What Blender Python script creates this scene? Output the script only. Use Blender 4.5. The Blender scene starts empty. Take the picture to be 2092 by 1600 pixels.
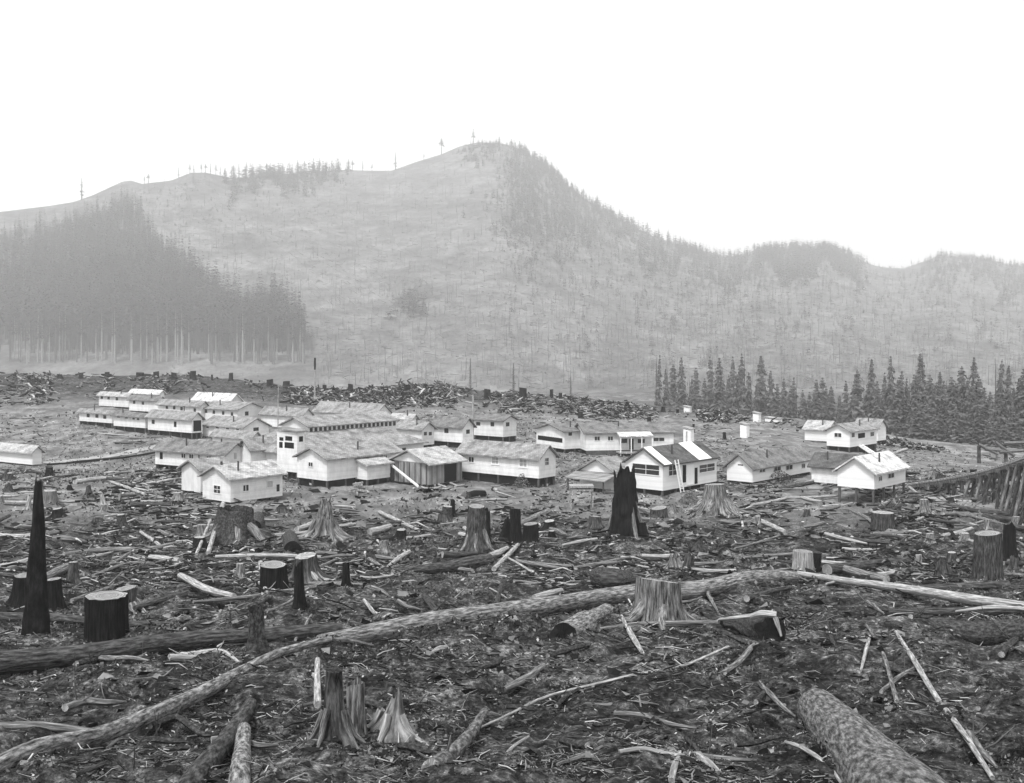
import bpy, math, random
import numpy as np
R = math.radians
random.seed(7); RS = np.random.RandomState(11)
scn = bpy.context.scene
COL = scn.collection

# ------------------------------------------------------------------ camera, sky, sun, exposure
IMW, IMH, F, U0, V0 = 2092.0, 1600.0, 2240.0, 1046.0, 700.0    # photo size, focal length in its pixels, vanishing point of 'straight ahead'
cam_d = bpy.data.cameras.new('camera'); cam = bpy.data.objects.new('camera', cam_d); COL.objects.link(cam)
cam.location = (0, 0, 0); cam.rotation_euler = (R(90), 0, 0)
cam_d.sensor_fit = 'HORIZONTAL'; cam_d.sensor_width = 36.0; cam_d.lens = 36.0 * F / IMW
cam_d.shift_y = -(IMH / 2 - V0) / IMW
cam_d.clip_start = 0.5; cam_d.clip_end = 12000
scn.camera = cam
SUN_EL, SUN_AZ = R(60), R(205)          # azimuth clockwise from +Y (behind the camera, to its left)
w = bpy.data.worlds.new('World'); scn.world = w; w.use_nodes = True
nt = w.node_tree; bg = nt.nodes['Background']
sky = nt.nodes.new('ShaderNodeTexSky'); sky.sky_type = 'NISHITA'; sky.sun_disc = False
sky.sun_elevation = SUN_EL; sky.sun_rotation = SUN_AZ; sky.air_density = 1.0; sky.dust_density = 6.0; sky.ozone_density = 1.0
bw = nt.nodes.new('ShaderNodeRGBToBW')                          # black and white plate
nt.links.new(sky.outputs[0], bw.inputs[0]); bg.inputs[1].default_value = 0.15
oc = nt.nodes.new('ShaderNodeMix'); oc.data_type = 'FLOAT'; oc.inputs[0].default_value = .75; oc.inputs[3].default_value = 5.4      # thin white overcast over the clear sky
nt.links.new(bw.outputs[0], oc.inputs[2]); nt.links.new(oc.outputs[0], bg.inputs[0])
sd = bpy.data.lights.new('sun', 'SUN'); sd.energy = 2.4; sd.angle = R(8); sd.color = (1, 1, 1)
so = bpy.data.objects.new('sun', sd); COL.objects.link(so)
so.rotation_euler = (R(90) - SUN_EL, 0, R(180) - SUN_AZ + R(0))
so.rotation_euler = (R(90) - SUN_EL, 0, -SUN_AZ + R(180))
vs = scn.view_settings; vs.view_transform = 'Standard'; vs.look = 'None'; vs.exposure = 0.76; vs.gamma = 1.0
scn.cycles.use_denoising = True
scn.cycles.max_bounces = 6; scn.cycles.diffuse_bounces = 3; scn.cycles.volume_bounces = 1
HAZE = 0.00032

# ------------------------------------------------------------------ noise and terrain
def _h(ix, iy, s):
    n = (ix.astype(np.int64) * 374761393 + iy.astype(np.int64) * 668265263 + s * 1442695041) & 0x7fffffff
    n = ((n ^ (n >> 13)) * 1274126177) & 0x7fffffff
    n = ((n ^ (n >> 16)) * 1103515245 + 12345) & 0x7fffffff
    return (n & 0xffff) / 65535.0
def vn(x, y, s=0):
    x = np.asarray(x, float); y = np.asarray(y, float)
    ix = np.floor(x); iy = np.floor(y); fx = x - ix; fy = y - iy
    fx = fx * fx * (3 - 2 * fx); fy = fy * fy * (3 - 2 * fy)
    a = _h(ix, iy, s); b = _h(ix + 1, iy, s); c = _h(ix, iy + 1, s); d = _h(ix + 1, iy + 1, s)
    return (a * (1 - fx) + b * fx) * (1 - fy) + (c * (1 - fx) + d * fx) * fy
def fbm(x, y, o=4, s=0):
    v = 0; a = .5; t = 0
    for i in range(o):
        v = v + a * vn(np.asarray(x) * 2 ** i + 17.3 * i, np.asarray(y) * 2 ** i + 9.1 * i, s + i); t += a; a *= .5
    return v / t - .5
PY = np.array([-60, 0, 10, 20, 31, 44, 62.5, 81, 100, 125, 400]); PZ = np.array([-1.5, -2.2, -5.6, -8.06, -10.2, -12, -13.9, -15.1, -15.9, -16.25, -16.25])
RU = np.array([-900, 0, 200, 400, 520, 620, 700, 780, 835, 900, 950, 1000, 1150, 1250, 1400, 1500, 1600, 1700, 1850, 2000, 2200, 3000])
RV = np.array([758, 766, 770, 770, 784, 796, 800, 799, 788, 787, 796, 804, 812, 826, 838, 846, 860, 875, 905, 925, 945, 1000])
RY = np.array([340, 330, 325, 320, 315, 310, 305, 302, 299, 296, 293, 290, 280, 272, 260, 250, 240, 225, 205, 190, 178, 160])
RZ = (V0 - RV) / F * RY
def Hs(x, y):
    x = np.asarray(x, float); y = np.asarray(y, float)
    u = U0 + F * x / np.maximum(y, 25)
    yr = np.interp(u, RU, RY); zr = np.interp(u, RU, RZ)
    z = np.interp(y, PY, PZ)
    k = np.clip((y - 125) / (yr - 125), 0, 1); k = k * k * (3 - 2 * k)
    z = np.where(y > 125, -16.25 + (zr + 16.25) * k, z)
    q = np.clip((y - yr) / 190, 0, 1); q = q * q * (3 - 2 * q)
    return np.where(y > yr, zr + (-46 - zr) * q, z)
def Hn(x, y):
    amp = np.interp(y, [0, 80, 115, 135, 230, 280, 500], [1.3, 1.3, .6, .28, .5, 1.2, 1.5])
    n = fbm(x / 9., y / 9., 3, 3) * 1.1 + fbm(x / 2.4, y / 2.4, 4, 9) * .8
    n = n + np.maximum(fbm(x / 1.1, y / 1.1, 3, 21), 0) * .6
    return n * amp
def H(x, y): return Hs(x, y) + Hn(x, y)
def gp(u, v, lim=None):
    """pixel of the photo -> point of the smooth ground it shows"""
    t = (np.asarray(u, float) - U0) / F; v = np.asarray(v, float)
    lo = np.full(np.broadcast(t, v).shape, 6.0); hi = np.interp(U0 + F * t, RU, RY) + lo * 0 if lim is None else lo * 0 + lim
    for _ in range(40):
        m = (lo + hi) / 2; f = V0 - F * Hs(t * m, m) / m
        lo = np.where(f > v, m, lo); hi = np.where(f > v, hi, m)
    y = (lo + hi) / 2; x = t * y
    return x, y, Hs(x, y)

# ------------------------------------------------------------------ materials (neutral greys: the plate is black and white)
def ramp(nt, fac, stops):
    r = nt.nodes.new('ShaderNodeValToRGB'); e = r.color_ramp.elements
    while len(e) < len(stops): e.new(.5)
    for k, (p, c) in zip(e, stops): k.position = p; k.color = (c, c, c, 1)
    nt.links.new(fac, r.inputs[0]); return r.outputs[0]
def noise(nt, vec, scale, det=6, rough=.6, mul=(1, 1, 1)):
    m = nt.nodes.new('ShaderNodeMapping'); m.inputs['Scale'].default_value = mul; nt.links.new(vec, m.inputs[0])
    n = nt.nodes.new('ShaderNodeTexNoise'); n.inputs['Scale'].default_value = scale; n.inputs['Detail'].default_value = det; n.inputs['Roughness'].default_value = rough
    nt.links.new(m.outputs[0], n.inputs[0]); return n.outputs['Fac']
def mixc(nt, a, b, fac, mode='MIX'):
    m = nt.nodes.new('ShaderNodeMix'); m.data_type = 'RGBA'; m.blend_type = mode
    if hasattr(fac, 'links'): nt.links.new(fac, m.inputs[0])
    else: m.inputs[0].default_value = fac
    for s, v in ((6, a), (7, b)):
        if hasattr(v, 'links'): nt.links.new(v, m.inputs[s])
        else: m.inputs[s].default_value = (v, v, v, 1)
    return m.outputs[2]
def bump(nt, h, bs, strength, dist):
    b = nt.nodes.new('ShaderNodeBump'); b.inputs['Strength'].default_value = strength; b.inputs['Distance'].default_value = dist
    nt.links.new(h, b.inputs['Height']); nt.links.new(b.outputs[0], bs.inputs['Normal'])
def newmat(name, rough=.85):
    m = bpy.data.materials.new(name); m.use_nodes = True; bs = m.node_tree.nodes['Principled BSDF']
    bs.inputs['Roughness'].default_value = rough; bs.inputs['Specular IOR Level'].default_value = .06 if rough > .55 else .4
    return m, m.node_tree, bs
def coord(nt, which):
    return nt.nodes.new('ShaderNodeTexCoord').outputs[which]
def mat_grain(name, dark, light, mul=(7, 1, 1), scale=1.6, bumpd=.05, patch=None):
    """wood or bark: streaks that run along the piece (UV in metres)"""
    m, nt, bs = newmat(name); uv = coord(nt, 'UV'); ob = coord(nt, 'Object')
    f = noise(nt, uv, scale, 8, .7, mul); g = noise(nt, ob, .9, 4, .6)
    c = ramp(nt, f, [(.38, dark), (.50, (dark + light) * .38), (.62, light)])
    if patch: c = mixc(nt, c, patch, ramp(nt, g, [(.52, 0), (.62, 1)]))
    else: c = mixc(nt, c, ramp(nt, g, [(.3, .55), (.7, 1.0)]), .6, 'MULTIPLY')
    nt.links.new(c, bs.inputs['Base Color']); bump(nt, f, bs, 1.0, bumpd); return m
M = {}
M['bark'] = mat_grain('bark', .008, .13, (7, 1, 1))
M['bark_grey'] = mat_grain('grey_bark', .02, .40, (7, 1, 1))
M['bark_stump'] = mat_grain('stump_bark', .008, .36, (8, .8, 1), 1.5, .09); M['bark_pale'] = mat_grain('pale_bark', .03, .34, (5, .9, 1), 1.9, .12)
M['char'] = mat_grain('charred_wood', .003, .022, (9, .7, 1), 1.6, .08)
M['wood'] = mat_grain('weathered_wood', .14, .60, (9, .6, 1), 1.6, .03)
M['wood_mid'] = mat_grain('grey_wood', .04, .34, (9, .6, 1), 1.6, .04)
M['cut'] = mat_grain('sawn_wood', .13, .46, (1, 6, 1), 2.0, .03)
M['rot'] = mat_grain('rotten_wood', .012, .11, (4, 2, 1), 2.5, .08)
def mat_plain(name, c, rough=.8, var=.25, scale=3):
    m, nt, bs = newmat(name, rough); f = noise(nt, coord(nt, 'Object'), scale, 6, .6)
    nt.links.new(ramp(nt, f, [(.3, c * (1 - var)), (.7, c * (1 + var * .4))]), bs.inputs['Base Color']); return m
def mat_boards(name, lo, hi, axis='Z', pitch=.18, depth=.02, dirt=.15):
    m, nt, bs = newmat(name, .7); ob = coord(nt, 'Object')
    sp = nt.nodes.new('ShaderNodeSeparateXYZ'); nt.links.new(ob, sp.inputs[0])
    if axis == 'Z': src = sp.outputs[2]
    else:
        a = nt.nodes.new('ShaderNodeMath'); a.operation = 'ADD'; nt.links.new(sp.outputs[0], a.inputs[0]); nt.links.new(sp.outputs[1], a.inputs[1]); src = a.outputs[0]
    d = nt.nodes.new('ShaderNodeMath'); d.operation = 'DIVIDE'; nt.links.new(src, d.inputs[0]); d.inputs[1].default_value = pitch
    fr = nt.nodes.new('ShaderNodeMath'); fr.operation = 'FRACT'; nt.links.new(d.outputs[0], fr.inputs[0])
    fl = nt.nodes.new('ShaderNodeMath'); fl.operation = 'FLOOR'; nt.links.new(d.outputs[0], fl.inputs[0])
    wn = nt.nodes.new('ShaderNodeTexWhiteNoise'); wn.noise_dimensions = '1D'; nt.links.new(fl.outputs[0], wn.inputs['W'])
    c = ramp(nt, wn.outputs[0], [(0, lo), (1, hi)])
    g = noise(nt, ob, 1.3, 7, .7, (1, 1, .45))
    c = mixc(nt, c, ramp(nt, g, [(.35, 1 - dirt * 2), (.62, 1)]), 1.0, 'MULTIPLY'); oi = nt.nodes.new('ShaderNodeObjectInfo')
    c = mixc(nt, c, ramp(nt, oi.outputs['Random'], [(0, .84), (1, 1)]), 1.0, 'MULTIPLY')
    nt.links.new(c, bs.inputs['Base Color'])
    bump(nt, ramp(nt, fr.outputs[0], [(0, 0), (.12, 1), (1, .8)]), bs, .8, depth); return m
M['white'] = mat_boards('white_painted_boards', .75, .84, 'Z', .2, .02, .09)
M['bright'] = mat_boards('fresh_white_paint', .78, .86, 'Z', .2, .015, .02)
M['raw'] = mat_boards('unpainted_boards', .20, .40, 'XY', .28, .03, .2)
M['battens'] = mat_boards('white_vertical_boards', .70, .80, 'XY', .3, .02, .1)
def mat_roof(name, c):
    m, nt, bs = newmat(name, .9); ob = coord(nt, 'UV')
    br = nt.nodes.new('ShaderNodeTexBrick'); nt.links.new(ob, br.inputs[0])
    br.inputs['Scale'].default_value = 1; br.inputs['Brick Width'].default_value = .3; br.inputs['Row Height'].default_value = .22; br.inputs['Mortar Size'].default_value = .012
    br.inputs['Color1'].default_value = (c * .8,) * 3 + (1,); br.inputs['Color2'].default_value = (c * 1.2,) * 3 + (1,); br.inputs['Mortar'].default_value = (c * .45,) * 3 + (1,)
    g = noise(nt, ob, .7, 7, .65); k = mixc(nt, br.outputs[0], ramp(nt, g, [(.36, .5), (.5, .95), (.64, 1.25)]), 1.0, 'MULTIPLY')
    nt.links.new(k, bs.inputs['Base Color']); bump(nt, br.outputs['Fac'], bs, -.5, .02); return m
M['roof'] = mat_roof('cedar_shingles', .17); M['roof_dark'] = mat_roof('dark_shingles', .10)
M['roof_mid'] = mat_roof('grey_shingles', .25); M['roof_light'] = mat_roof('pale_shingles', .38); M['roof_pale'] = mat_roof('new_pale_shingles', .55)
M['glass'] = mat_plain('window_glass', .03, .15, .3); M['blind'] = mat_plain('window_blind', .38, .5, .3)
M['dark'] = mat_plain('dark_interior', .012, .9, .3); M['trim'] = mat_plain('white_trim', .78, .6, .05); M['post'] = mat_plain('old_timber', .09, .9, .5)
M['iron'] = mat_plain('iron_pipe', .05, .5, .3); M['greytrim'] = mat_plain('grey_trim', .3, .7, .15)
# ground: burnt earth, moss and dry litter in patches
m, nt, bs = newmat('logged_ground', .95); geo = coord(nt, 'Object')
a = noise(nt, geo, .9, 9, .72); b = noise(nt, geo, .16, 4, .6); c = noise(nt, geo, 6.0, 6, .75); e = noise(nt, geo, 2.2, 5, .65)
g0 = ramp(nt, a, [(.38, .008), (.50, .05), (.64, .17)])
g1 = mixc(nt, g0, ramp(nt, c, [(.34, .12), (.52, .8), (.66, 2.6)]), 1.0, 'MULTIPLY')
g1 = mixc(nt, g1, ramp(nt, b, [(.36, .55), (.62, 1.35)]), 1.0, 'MULTIPLY')
g1 = mixc(nt, g1, ramp(nt, e, [(.3, .5), (.55, 1.1)]), .8, 'MULTIPLY')
sp = nt.nodes.new('ShaderNodeSeparateXYZ'); nt.links.new(geo, sp.inputs[0])
mr = nt.nodes.new('ShaderNodeMapRange'); mr.inputs[1].default_value = 84; mr.inputs[2].default_value = 112; mr.interpolation_type = 'SMOOTHSTEP'; nt.links.new(sp.outputs[1], mr.inputs[0])
mr2 = nt.nodes.new('ShaderNodeMapRange'); mr2.inputs[1].default_value = 270; mr2.inputs[2].default_value = 215; mr2.interpolation_type = 'SMOOTHSTEP'; nt.links.new(sp.outputs[1], mr2.inputs[0])
mm = nt.nodes.new('ShaderNodeMath'); mm.operation = 'MULTIPLY'; nt.links.new(mr.outputs[0], mm.inputs[0]); nt.links.new(mr2.outputs[0], mm.inputs[1])
grass = mixc(nt, ramp(nt, noise(nt, geo, .35, 8, .75, (1, .5, 1)), [(.35, .07), (.5, .15), (.65, .30)]), ramp(nt, c, [(.3, .7), (.7, 1.2)]), .7, 'MULTIPLY')
g1 = mixc(nt, g1, grass, mm.outputs[0])
nt.links.new(g1, bs.inputs['Base Color']); bump(nt, c, bs, 1.0, .12); M['ground'] = m
m, nt, bs = newmat('cut_over_hillside', .95); geo = coord(nt, 'Object')
a = noise(nt, geo, .012, 8, .7); b = noise(nt, geo, .05, 8, .75, (1, .35, 3)); c = noise(nt, geo, .25, 5, .7)
g0 = ramp(nt, a, [(.36, .06), (.62, .14)]); g0 = mixc(nt, g0, ramp(nt, b, [(.32, .35), (.65, 1.7)]), .9, 'MULTIPLY'); g0 = mixc(nt, g0, ramp(nt, c, [(.3, .5), (.7, 1.4)]), .8, 'MULTIPLY')
nt.links.new(g0, bs.inputs['Base Color']); M['hill'] = m
def mat_leaf(name, lo, hi, sc=.6):
    m, nt, bs = newmat(name, .9); f = noise(nt, coord(nt, 'Object'), sc, 5, .7)
    nt.links.new(ramp(nt, f, [(.32, lo), (.68, hi)]), bs.inputs['Base Color']); return m
M['needle'] = mat_leaf('conifer_needles', .06, .16); M['needle_far'] = mat_leaf('distant_needles', .016, .06, .03); M['leaf'] = mat_leaf('weed_leaves', .06, .20, 1.5); M['leaf_dry'] = mat_leaf('dry_leaves', .18, .42, 1.5); M['needle_hill'] = mat_leaf('hillside_brush', .05, .10, .03); M['needle_mid'] = mat_leaf('hazy_needles', .03, .075, .03); M['needle_pale'] = mat_leaf('young_needles', .08, .19); M['crawl_shade'] = mat_plain('crawl_shade_black', .016, .9, .4); M['leaf_dark'] = mat_leaf('moss_leaves', .012, .06, 1.5)  # the near-black plain colour paints the shade under raised floors
M['trunk'] = mat_grain('conifer_bark', .05, .16); M['trunk_pale'] = mat_grain('pale_trunk', .2, .42)
M['stick_pale'] = mat_plain('pale_stick', .46, .8, .4, 2); M['stick_mid'] = mat_plain('grey_stick', .17, .8, .5, 2); M['stick_dark'] = mat_plain('dark_stick', .016, .9, .5, 2)

# ------------------------------------------------------------------ object helpers
def tag(o, label=None, cat=None, group=None, kind=None):
    for k, v in (('label', label), ('category', cat), ('group', group), ('kind', kind)):
        if v: o[k] = v
    return o
def empty(name, loc, rz=0):
    o = bpy.data.objects.new(name, None); COL.objects.link(o); o.location = loc; o.rotation_euler = (0, 0, rz); o.empty_display_size = .3
    return o
def link(name, me, parent=None, loc=None):
    o = bpy.data.objects.new(name, me); COL.objects.link(o)
    if parent: o.parent = parent
    if loc is not None: o.location = loc
    return o
def arr_mesh(name, V, Fc, mats, mi=None, uv=None, smooth=False):
    """V (n,3); Fc (m,k) all faces with k corners"""
    me = bpy.data.meshes.new(name); V = np.asarray(V, np.float32); Fc = np.asarray(Fc, np.int32)
    me.vertices.add(len(V)); me.vertices.foreach_set('co', V.ravel())
    k = Fc.shape[1]; me.loops.add(Fc.size); me.loops.foreach_set('vertex_index', Fc.ravel())
    me.polygons.add(len(Fc)); me.polygons.foreach_set('loop_start', np.arange(len(Fc), dtype=np.int32) * k)
    for q in (mats if isinstance(mats, (list, tuple)) else [mats]): me.materials.append(q)
    if mi is not None: me.polygons.foreach_set('material_index', np.asarray(mi, np.int32))
    if smooth: me.polygons.foreach_set('use_smooth', np.ones(len(Fc), bool))
    if uv is not None:
        l = me.uv_layers.new(name='UVMap'); l.data.foreach_set('uv', np.asarray(uv, np.float32)[Fc.ravel()].ravel())
    me.update(calc_edges=True); me.validate(); return me
class MB:
    """collects boxes and polygons for ONE mesh"""
    def __init__(s): s.v = []; s.f = []; s.uv = []; s.m = []
    def poly(s, pts, uvs=None, mi=0):
        n = len(s.v); s.v += [tuple(p) for p in pts]; s.f.append(tuple(range(n, n + len(pts)))); s.uv += list(uvs) if uvs else [(p[0] + p[1], p[2]) for p in pts]; s.m.append(mi)
    def box(s, x0, x1, y0, y1, z0, z1, mi=0):
        c = [(x0, y0, z0), (x1, y0, z0), (x1, y1, z0), (x0, y1, z0), (x0, y0, z1), (x1, y0, z1), (x1, y1, z1), (x0, y1, z1)]
        for q in ((3, 2, 1, 0), (4, 5, 6, 7), (0, 1, 5, 4), (1, 2, 6, 5), (2, 3, 7, 6), (3, 0, 4, 7)): s.poly([c[i] for i in q], mi=mi)
    def bar(s, a, b, w, h, mi=0):
        a = np.array(a, float); b = np.array(b, float); d = b - a; L = np.linalg.norm(d); d /= L
        up = np.array([0, 0, 1.]) if abs(d[2]) < .9 else np.array([1., 0, 0]); sx = np.cross(d, up); sx /= np.linalg.norm(sx); uz = np.cross(sx, d)
        c = [p + sx * i * w / 2 + uz * j * h / 2 for p in (a, b) for i, j in ((-1, -1), (1, -1), (1, 1), (-1, 1))]
        for q in ((0, 1, 2, 3), (7, 6, 5, 4), (0, 4, 5, 1), (1, 5, 6, 2), (2, 6, 7, 3), (3, 7, 4, 0)):
            s.poly([c[i] for i in q], [((0 if i < 4 else L), k * .3) for k, i in enumerate(q)], mi)
    def build(s, name, mats, parent=None, loc=None):
        me = bpy.data.meshes.new(name); me.from_pydata(s.v, [], s.f)
        for q in (mats if isinstance(mats, (list, tuple)) else [mats]): me.materials.append(q)
        l = me.uv_layers.new(name='UVMap'); li = 0
        for p, mi in zip(me.polygons, s.m):
            p.material_index = mi
            for k in p.loop_indices: l.data[k].uv = s.uv[me.loops[k].vertex_index]
        me.update(); return link(name, me, parent, loc)
def tube(path, rad, n=10, irr=.12, seed=0, flute=0, fk=5):
    """irregular tapering tube -> verts, quads, uv (metres)"""
    P = np.array(path, float); rad = np.array(rad, float); m = len(P); rs = np.random.RandomState(seed)
    T = np.gradient(P, axis=0); T /= np.linalg.norm(T, axis=1)[:, None]
    up = np.array([0, 0, 1.]) if abs(T[0][2]) < .8 else np.array([1., 0, 0])
    S = np.cross(T, up); S /= np.linalg.norm(S, axis=1)[:, None]; W = np.cross(S, T)
    th = np.linspace(0, 2 * np.pi, n + 1); Ln = np.r_[0, np.cumsum(np.linalg.norm(np.diff(P, axis=0), axis=1))]
    A, Lg = np.meshgrid(th, Ln); rm = rad[:, None] * np.ones_like(A)
    nz = fbm(np.cos(A) * 1.6 + seed * 3.7, np.sin(A) * 1.6 + Lg / (rad.mean() * 5 + 1e-6), 3, seed % 97)
    rm = rm * (1 + irr * 2 * nz)
    if flute: rm = rm * (1 + flute * np.cos(fk * A + rs.rand() * 6))
    V = P[:, None, :] + S[:, None, :] * (np.cos(A) * rm)[:, :, None] + W[:, None, :] * (np.sin(A) * rm)[:, :, None]
    idx = np.arange(m * (n + 1)).reshape(m, n + 1)
    Q = np.stack([idx[:-1, :-1], idx[:-1, 1:], idx[1:, 1:], idx[1:, :-1]], -1).reshape(-1, 4)
    uv = np.stack([A * rad.mean(), Lg], -1).reshape(-1, 2)
    return V.reshape(-1, 3), Q, uv, V
def disc(ring, bulge=0.0, seed=0):
    """fan inside a ring of points (last repeats first) as quads-free triangles with an inner ring"""
    rg = np.array(ring)[:-1]; c = rg.mean(0); n = len(rg); mid = c + (rg - c) * .55 + np.random.RandomState(seed).randn(n, 3) * 0.012; c2 = c + np.array([0, 0, bulge])
    V = np.vstack([rg, mid, c2[None]]); T = []
    for i in range(n):
        j = (i + 1) % n; T += [(i, j, n + j), (i, n + j, n + i), (n + i, n + j, 2 * n)]
    d = V - c; rr = np.linalg.norm(d, axis=1); an = np.arctan2(d[:, 1], d[:, 0])
    return V, np.array(T), np.stack([an * .2, rr], -1)
LAND = []        # landmarks for labels: (u, v, phrase)
USED = set()
def rel_label(prefix, u, v, verb='lying'):
    """words that place a small thing by the landmark next to it"""
    best = sorted(LAND, key=lambda L: abs(L[0] - u) + 1.6 * abs(L[1] - v))
    for L in best[:4]:
        du, dv = u - L[0], v - L[1]
        rel = ('left of' if du < 0 else 'right of') if abs(du) > abs(dv) * 1.2 else ('in front of' if dv > 0 else 'behind')
        s = f'{prefix} {verb} {rel} {L[2]}'
        if s not in USED: USED.add(s); return s
    return None

# ------------------------------------------------------------------ setting: ground and hills
def gridmesh(name, X, Y, Z, mat):
    n, m = X.shape; idx = np.arange(n * m).reshape(n, m)
    Q = np.stack([idx[:-1, :-1], idx[:-1, 1:], idx[1:, 1:], idx[1:, :-1]], -1).reshape(-1, 4)
    o = link(name, arr_mesh(name, np.stack([X, Y, Z], -1).reshape(-1, 3), Q, mat, smooth=True)); return o
ts = np.sinh(np.linspace(-1.25, 1.25, 620)) / np.sinh(1.25) * .95
ys = np.r_[np.linspace(-45, 12, 40), np.geomspace(12.3, 130, 560), np.geomspace(131, 1300, 260)]
TT, YY = np.meshgrid(ts, ys); XX = TT * (np.maximum(YY, 0) + 14)
tag(gridmesh('ground', XX, YY, H(XX, YY), M['ground']), kind='structure')
SK = np.array([(-1500, 520), (-300, 450), (0, 433), (100, 421), (150, 413), (190, 399), (250, 371), (268, 369), (290, 376), (350, 369), (390, 353), (420, 353), (470, 363), (500, 363), (560, 357), (640, 352), (690, 347), (750, 349), (800, 349), (850, 331), (900, 316), (940, 299), (975, 291), (1020, 292), (1050, 300), (1090, 321), (1130, 350), (1150, 375), (1200, 410), (1260, 446), (1330, 481), (1400, 507), (1450, 518), (1480, 524), (1520, 524), (1545, 517), (1620, 508), (1700, 512), (1760, 535), (1800, 546), (1845, 549), (1890, 534), (1920, 522), (2000, 530), (2092, 546), (2400, 600), (3600, 640)], float)
def ridgeR(u): return np.interp(u, [-1500, 0, 300, 700, 1000, 1500, 2092, 3600], [1700, 1750, 1850, 2150, 2250, 2400, 2550, 2550])
HY0 = 1020.
def hillZ(u, s):
    """height on the hill along the line of sight u; s = 0 at its foot, 1 on the skyline, up to 1.4 behind"""
    Rr = ridgeR(u); y = HY0 + (Rr - HY0) * s; zt = (V0 - np.interp(u, SK[:, 0], SK[:, 1])) / F * Rr
    q = np.clip(s, 0, 1); z = -46 + (zt + 46) * (q ** 1.12)
    x = (u - U0) / F * y
    spur = fbm(x / 380., y / 620., 4, 40) * 68 * np.sin(np.pi * np.clip(q, 0, 1)) + fbm(x / 50., y / 80., 3, 44) * 13 * np.sin(np.pi * np.clip(q, 0, 1)) ** .7
    z = z + spur - np.maximum(s - 1, 0) * 350 * (1 + 0 * z)
    return x, y, z
us = np.linspace(-1300, 3400, 760); ss = np.r_[np.linspace(-.12, 0, 3), np.linspace(.01, 1, 190), np.linspace(1.02, 1.5, 14)]
UU, SS = np.meshgrid(us, ss); hx, hy, hz = hillZ(UU, SS)
tag(gridmesh('hills', hx, hy, hz, M['hill']), kind='structure')
_sv = np.linspace(.0, 1, 400)
def hp(u, v):
    """pixel -> point on the hill"""
    x, y, z = hillZ(np.full(400, float(u)), _sv); vv = V0 - F * z / y; k = int(np.argmin(np.abs(vv - v))); return x[k], y[k], z[k]
haze = MB(); haze.box(-3600, 3600, -90, 3400, -90, 520)
hm = bpy.data.materials.new('haze_air'); hm.use_nodes = True; hm.node_tree.nodes.clear()
ov = hm.node_tree.nodes.new('ShaderNodeOutputMaterial'); pv = hm.node_tree.nodes.new('ShaderNodeVolumePrincipled')
pv.inputs['Color'].default_value = (.94, .94, .94, 1); pv.inputs['Density'].default_value = HAZE; pv.inputs['Anisotropy'].default_value = .1
hm.node_tree.links.new(pv.outputs[0], ov.inputs['Volume'])
tag(haze.build('haze', hm), kind='stuff')

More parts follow.
